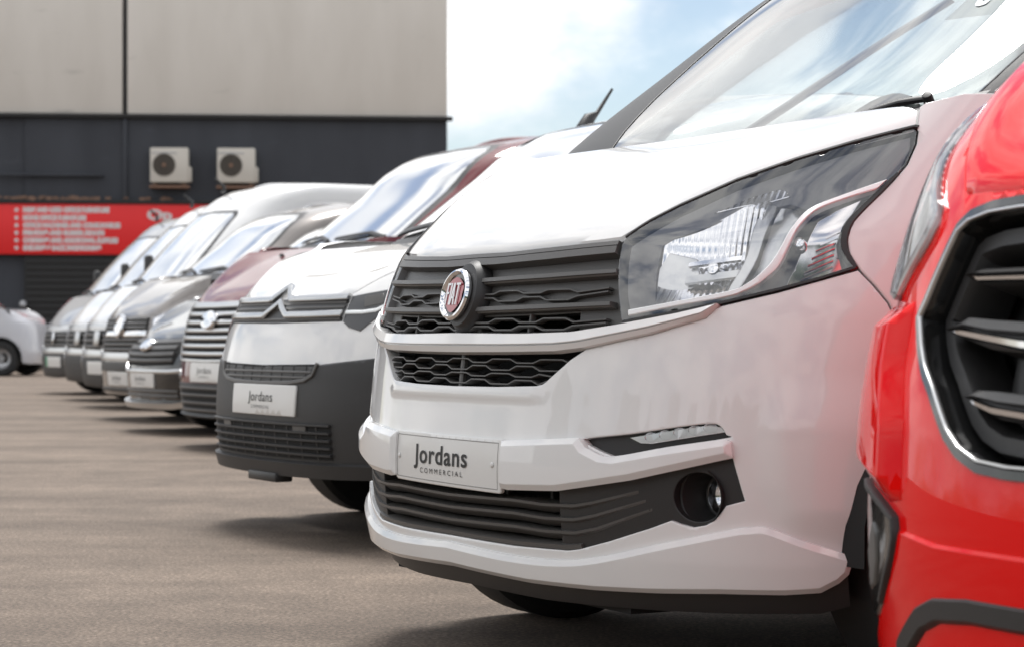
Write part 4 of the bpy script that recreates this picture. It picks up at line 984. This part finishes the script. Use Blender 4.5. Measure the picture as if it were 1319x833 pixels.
# ================================================================== ground
def asphalt():
    m, n, l = new_mat('worn asphalt')
    o = n.new('ShaderNodeOutputMaterial'); b = n.new('ShaderNodeBsdfPrincipled'); l.new(b.outputs[0], o.inputs[0])
    tc = n.new('ShaderNodeTexCoord')
    def noise(sc, det=6, ro=.6, vec=None):
        t = n.new('ShaderNodeTexNoise'); t.inputs['Scale'].default_value = sc; t.inputs['Detail'].default_value = det; t.inputs['Roughness'].default_value = ro
        l.new(vec or tc.outputs['Object'], t.inputs['Vector']); return t
    mp = n.new('ShaderNodeMapping'); mp.inputs['Rotation'].default_value = (0, 0, R(12)); mp.inputs['Scale'].default_value = (.35, 1.6, 1); l.new(tc.outputs['Object'], mp.inputs['Vector'])
    big = noise(.55, 5, .6, mp.outputs['Vector']); mid_ = noise(3.1, 5, .65); fine = noise(95, 4, .75); 
    r1 = n.new('ShaderNodeValToRGB'); r1.color_ramp.elements[0].position = .36; r1.color_ramp.elements[1].position = .66
    r1.color_ramp.elements[0].color = (.142, .108, .083, 1); r1.color_ramp.elements[1].color = (.228, .176, .136, 1)
    l.new(big.outputs['Fac'], r1.inputs['Fac'])
    def mul(a, src, lo, hi, p0=.35, p1=.65):
        r = n.new('ShaderNodeMapRange'); r.inputs['From Min'].default_value = p0; r.inputs['From Max'].default_value = p1; r.inputs['To Min'].default_value = lo; r.inputs['To Max'].default_value = hi
        l.new(src, r.inputs['Value']); mx = n.new('ShaderNodeMix'); mx.data_type = 'RGBA'; mx.blend_type = 'MULTIPLY'; mx.inputs['Factor'].default_value = 1
        l.new(a, mx.inputs['A']); l.new(r.outputs['Result'], mx.inputs['B']); return mx.outputs['Result']
    c = mul(r1.outputs['Color'], mid_.outputs['Fac'], .82, 1.12); c = mul(c, fine.outputs['Fac'], .45, 1.5)
    vo = n.new('ShaderNodeTexVoronoi'); vo.inputs['Scale'].default_value = 70; l.new(tc.outputs['Object'], vo.inputs['Vector'])
    c = mul(c, vo.outputs['Distance'], 1.35, .80, 0, .55)
    stain = noise(.9, 3, .5); c = mul(c, stain.outputs['Fac'], 1.0, .72, .60, .72)
    l.new(c, b.inputs['Base Color']); b.inputs['Roughness'].default_value = .82; b.inputs['Specular IOR Level'].default_value = .35
    bp = n.new('ShaderNodeBump'); bp.inputs['Strength'].default_value = .5; bp.inputs['Distance'].default_value = .004
    l.new(fine.outputs['Fac'], bp.inputs['Height']); l.new(bp.outputs['Normal'], b.inputs['Normal'])
    return m
ground = from_data('ground', [(-400, -80, 0), (400, -80, 0), (400, 900, 0), (-400, 900, 0)], [(0, 1, 2, 3)], asphalt()); ground['kind'] = 'structure'

# ================================================================== the building behind
PXM = 53./2800                        # metres per photograph pixel at the facade
def fa(px): return (576-px)*PXM       # distance along the facade from its right corner
def fz(y): return .72+(435-y)*PXM
def streaked(name, c0, c1, rough=.8, stain=.25):
    m, n, l = new_mat(name)
    o = n.new('ShaderNodeOutputMaterial'); b = n.new('ShaderNodeBsdfPrincipled'); l.new(b.outputs[0], o.inputs[0]); b.inputs['Roughness'].default_value = rough
    tc = n.new('ShaderNodeTexCoord'); mp = n.new('ShaderNodeMapping'); mp.inputs['Scale'].default_value = (.8, .8, .25); l.new(tc.outputs['Object'], mp.inputs['Vector'])
    t = n.new('ShaderNodeTexNoise'); t.inputs['Scale'].default_value = 1.4; t.inputs['Detail'].default_value = 7; l.new(mp.outputs['Vector'], t.inputs['Vector'])
    r = n.new('ShaderNodeValToRGB'); r.color_ramp.elements[0].color = (*c0, 1); r.color_ramp.elements[1].color = (*c1, 1); r.color_ramp.elements[0].position = .3; r.color_ramp.elements[1].position = .7
    l.new(t.outputs['Fac'], r.inputs['Fac'])
    mp2 = n.new('ShaderNodeMapping'); mp2.inputs['Scale'].default_value = (.9, .9, 3.2); l.new(tc.outputs['Object'], mp2.inputs['Vector'])
    s = n.new('ShaderNodeTexNoise'); s.inputs['Scale'].default_value = .9; s.inputs['Detail'].default_value = 4; l.new(mp2.outputs['Vector'], s.inputs['Vector'])
    q = n.new('ShaderNodeMapRange'); q.inputs['From Min'].default_value = .66; q.inputs['From Max'].default_value = .78; q.inputs['To Min'].default_value = 1; q.inputs['To Max'].default_value = 1-stain; l.new(s.outputs['Fac'], q.inputs['Value'])
    mx = n.new('ShaderNodeMix'); mx.data_type = 'RGBA'; mx.blend_type = 'MULTIPLY'; mx.inputs['Factor'].default_value = 1
    l.new(r.outputs['Color'], mx.inputs['A']); l.new(q.outputs['Result'], mx.inputs['B']); l.new(mx.outputs['Result'], b.inputs['Base Color'])
    return m
CREAM = streaked('cream cladding', (.62, .575, .52), (.69, .645, .59))
NAVY = streaked('dark blue grey wall', (.033, .036, .045), (.048, .052, .063), .7, -.5)
SHUT = pbr('dark shutter', (.014, .013, .013), .6)
SIGNR = pbr('red sign board', (.80, .014, .016), .45, noise=.06, nscale=1.5)
SIGNW = pbr('white sign print', (.72, .62, .62), .6)
ACW = pbr('air conditioner casing', (.60, .56, .50), .5, noise=.08, nscale=3)
RUST = pbr('rusty bracket', (.22, .13, .09), .8, noise=.3, nscale=9)
YAW = R(4.9)
def site(name, label, cat, px, y, out=0., group=None):
    """empty on the facade: local x = to the right along the wall, y = into the wall, z up"""
    a = fa(px); d = Vector((-math.cos(YAW), -math.sin(YAW), 0)); n = Vector((math.sin(YAW), -math.cos(YAW), 0))
    p = Vector((-1.58, 53, 0))+d*a+n*out; p.z = fz(y)
    return empty(name, p, YAW, label, cat, group)
bl = site('building', 'large flat fronted building with cream cladding above a dark wall', 'building', 576, 435+.72/PXM)
zl = fz(152); W_ = 24.
xs = -fa(166)
H = 9.4
box('cladding_panel', ((xs+.05)/2+.0, 6, (zl+H)/2), (-xs-.05, 12, H-zl), CREAM, bl, .02)
box('cladding_panel', ((xs-.07-W_)/2, 6, (zl+H)/2), (W_+xs-.07, 12, H-zl), CREAM, bl, .02)
box('cladding_joint', (xs-.0, .08, (zl+H)/2), (.10, .05, H-zl), SHUT, bl)
box('ledge', (-W_/2+.06, .0, zl-.03), (W_+.14, .22, .10), SHUT, bl, .01)
box('lower_wall', (-fa(40)/2+.0, 6.05, (zl-.08)/2), (fa(40), 12, zl-.08), NAVY, bl)
box('lower_wall', (-(fa(40)+W_)/2, 6.05, (zl-.08)/2), (W_-fa(40), 11.9, zl-.08), NAVY, bl)
box('downpipe', (xs, -.03, (zl-.1+fz(265))/2), (.09, .09, zl-.1-fz(265)), NAVY, bl, .03)
box('roller_shutter', (-(fa(40)+fa(430))/2, -.02, fz(332)/2), (fa(40)-fa(430), .10, fz(332)), SHUT, bl)
for k in range(18):
    box('shutter_slat', (-(fa(40)+fa(430))/2, -.08, .06+k*.155), (fa(40)-fa(430)-.1, .02, .13), SHUT, bl, .004)
box('wall_ledge', (-fa(70), -.04, fz(229)), (fa(0)-fa(137), .12, .06), NAVY, bl, .01)
# red sign board
sn = site('sign', 'long red sign with rows of white lettering on the dark wall', 'sign', 130, 298, .16)
bw = fa(-60)-fa(300)
box('sign_board', (fa(130)-fa(120), .05, 0), (bw, .10, fz(266)-fz(330)), SIGNR, sn, .01)
box('sign_cap', (fa(130)-fa(120), .06, (fz(266)-fz(330))/2+.05), (bw, .2, .09), SHUT, sn, .01)
bm = bmesh.new(); rr = random.Random(5)
for k in range(70):
    box_bm(bm, (fa(130)-fa(rr.choice((rr.uniform(20, 110), rr.uniform(-30, 230)))), rr.uniform(0, .12), (fz(266)-fz(330))/2+.11+rr.uniform(0, .05)), (rr.uniform(.03, .16), rr.uniform(.03, .1), rr.uniform(.03, .10)), 0, Matrix.Identity(4))
from_bm('debris', bm, RUST, sn, kind='stuff')
rows_ = [('NEW AND USED OFFICE FURNITURE', 39, 147, 274), ('HOME OFFICE FURNITURE', 39, 118, 284), ('OFFICE MACHINES AND CONSUMABLES', 39, 161, 293.5), ('PRINTING AND RUBBER STAMPS', 39, 141, 303), ('CATERING AND ADDITIONAL SUPPLIES', 39, 158, 312.5), ('SHELVING & RACK PARTITIONING', 39, 137, 322)]
def sign_text(body, x0, x1, y, h):
    me = flat_text(body, h, .018)
    co = np.array([v.co[:] for v in me.vertices]); w0 = co[:, 0].max()-co[:, 0].min(); k = (x1-x0)*PXM/w0; cx_ = (co[:, 0].max()+co[:, 0].min())/2
    for v in me.vertices: v.co = ((v.co.x-cx_)*k+fa(130)-fa((x0+x1)/2), -.006, v.co.y+fz(y)-fz(298))
    me.materials.clear(); link('sign_lettering', me, SIGNW, sn)
for b_, x0, x1, y in rows_:
    sign_text(b_, x0, x1, y, .155)
    lathe('bullet', [(0, .004), (.045, .003), (.05, 0)], Matrix.Translation((fa(130)-fa(31), -.004, fz(y)-fz(298))) @ Matrix.Rotation(R(90), 4, 'X'), SIGNW, sn, 12)
sign_text('Op', 194, 226, 280, .34)
# weeds and rubble on top of the sign are left to the cap's rough edge; condensers
for px, lab in ((223, 'left of two cream air conditioning units on the dark wall'), (307, 'right of two cream air conditioning units on the dark wall')):
    ac = site('air_conditioner', lab, 'air conditioner', px, 217, .02, 'air conditioning units on the wall')
    w, h = 50*PXM, 44*PXM
    box('casing', (0, -.22, 0), (w*.96, .38, h), ACW, ac, .03)
    box('pipe_cover', (w*.50, -.20, -h*.26), (.10, .26, h*.45), ACW, ac, .03)
    M = Matrix.Translation((-w*.13, -.415, 0)) @ Matrix.Rotation(R(90), 4, 'X')
    fn = lathe('fan_grille', [(.27, 0), (.27, .012), (.245, .014), (.24, .002), (0, .002)], M, FAN, ac, 36)
    box('fan_frame', (-w*.13, -.412, .29), (.62, .02, .03), RIMM, ac, .005)
    for k in range(1, 5): lathe('grille_ring', [(.05*k, .012), (.05*k+.008, .018), (.05*k+.016, .012)], M, FAN, fn, 32)
    for k in range(4):
        a = k*math.pi/4; tube_path('grille_spoke', [M @ Vector((-.25*math.cos(a), -.25*math.sin(a), .014)), M @ Vector((.25*math.cos(a), .25*math.sin(a), .014))], .007, FAN, fn, 6)
    lathe('fan_hub', [(0, .024), (.05, .02), (.055, .0)], M, RUST, fn, 20)
    br = box('bracket', (0, -.20, -h/2-.10), (w*1.0, .36, .06), RUST, ac, .01)
    for sx in (-.36, .36): box('bracket_arm', (w*sx, -.20, -h/2-.04), (.05, .40, .05), RUST, br)
lp = site('wall_lamp', 'tiny pale round lamp low on the dark wall', 'lamp', 39, 393, .16)
lathe('lamp_globe', [(0, .10), (.06, .08), (.09, .03), (.09, -.03), (.05, -.08), (0, -.09)], Matrix.Identity(4), RIMM, lp, 16)
box('lamp_arm', (0, .09, 0), (.04, .14, .04), SHUT, lp)

# unseen wood-like mass added behind the viewer to darken reflections in the paint
bm = bmesh.new(); rr = random.Random(9); prev = None
for k in range(91):
    a = R(-200+k*220/90); r_ = 46+rr.uniform(-3, 3); x, y = r_*math.cos(a), r_*math.sin(a)-4; hh = 6.2+rr.uniform(-1.6, 1.6)
    q = [bm.verts.new((x, y, -.1)), bm.verts.new((x*.985, y*.985, hh*.55)), bm.verts.new((x*1.02, y*1.02, hh)), bm.verts.new((x*1.12, y*1.12, -.1))]
    if prev:
        for i in range(3): bm.faces.new((prev[i], q[i], q[i+1], prev[i+1]))
    prev = q
from_bm('reflection_darkener', bm, pbr('reflection dark green', (.055, .075, .040), .9, noise=.5, nscale=.6), None, 20, kind='stuff')
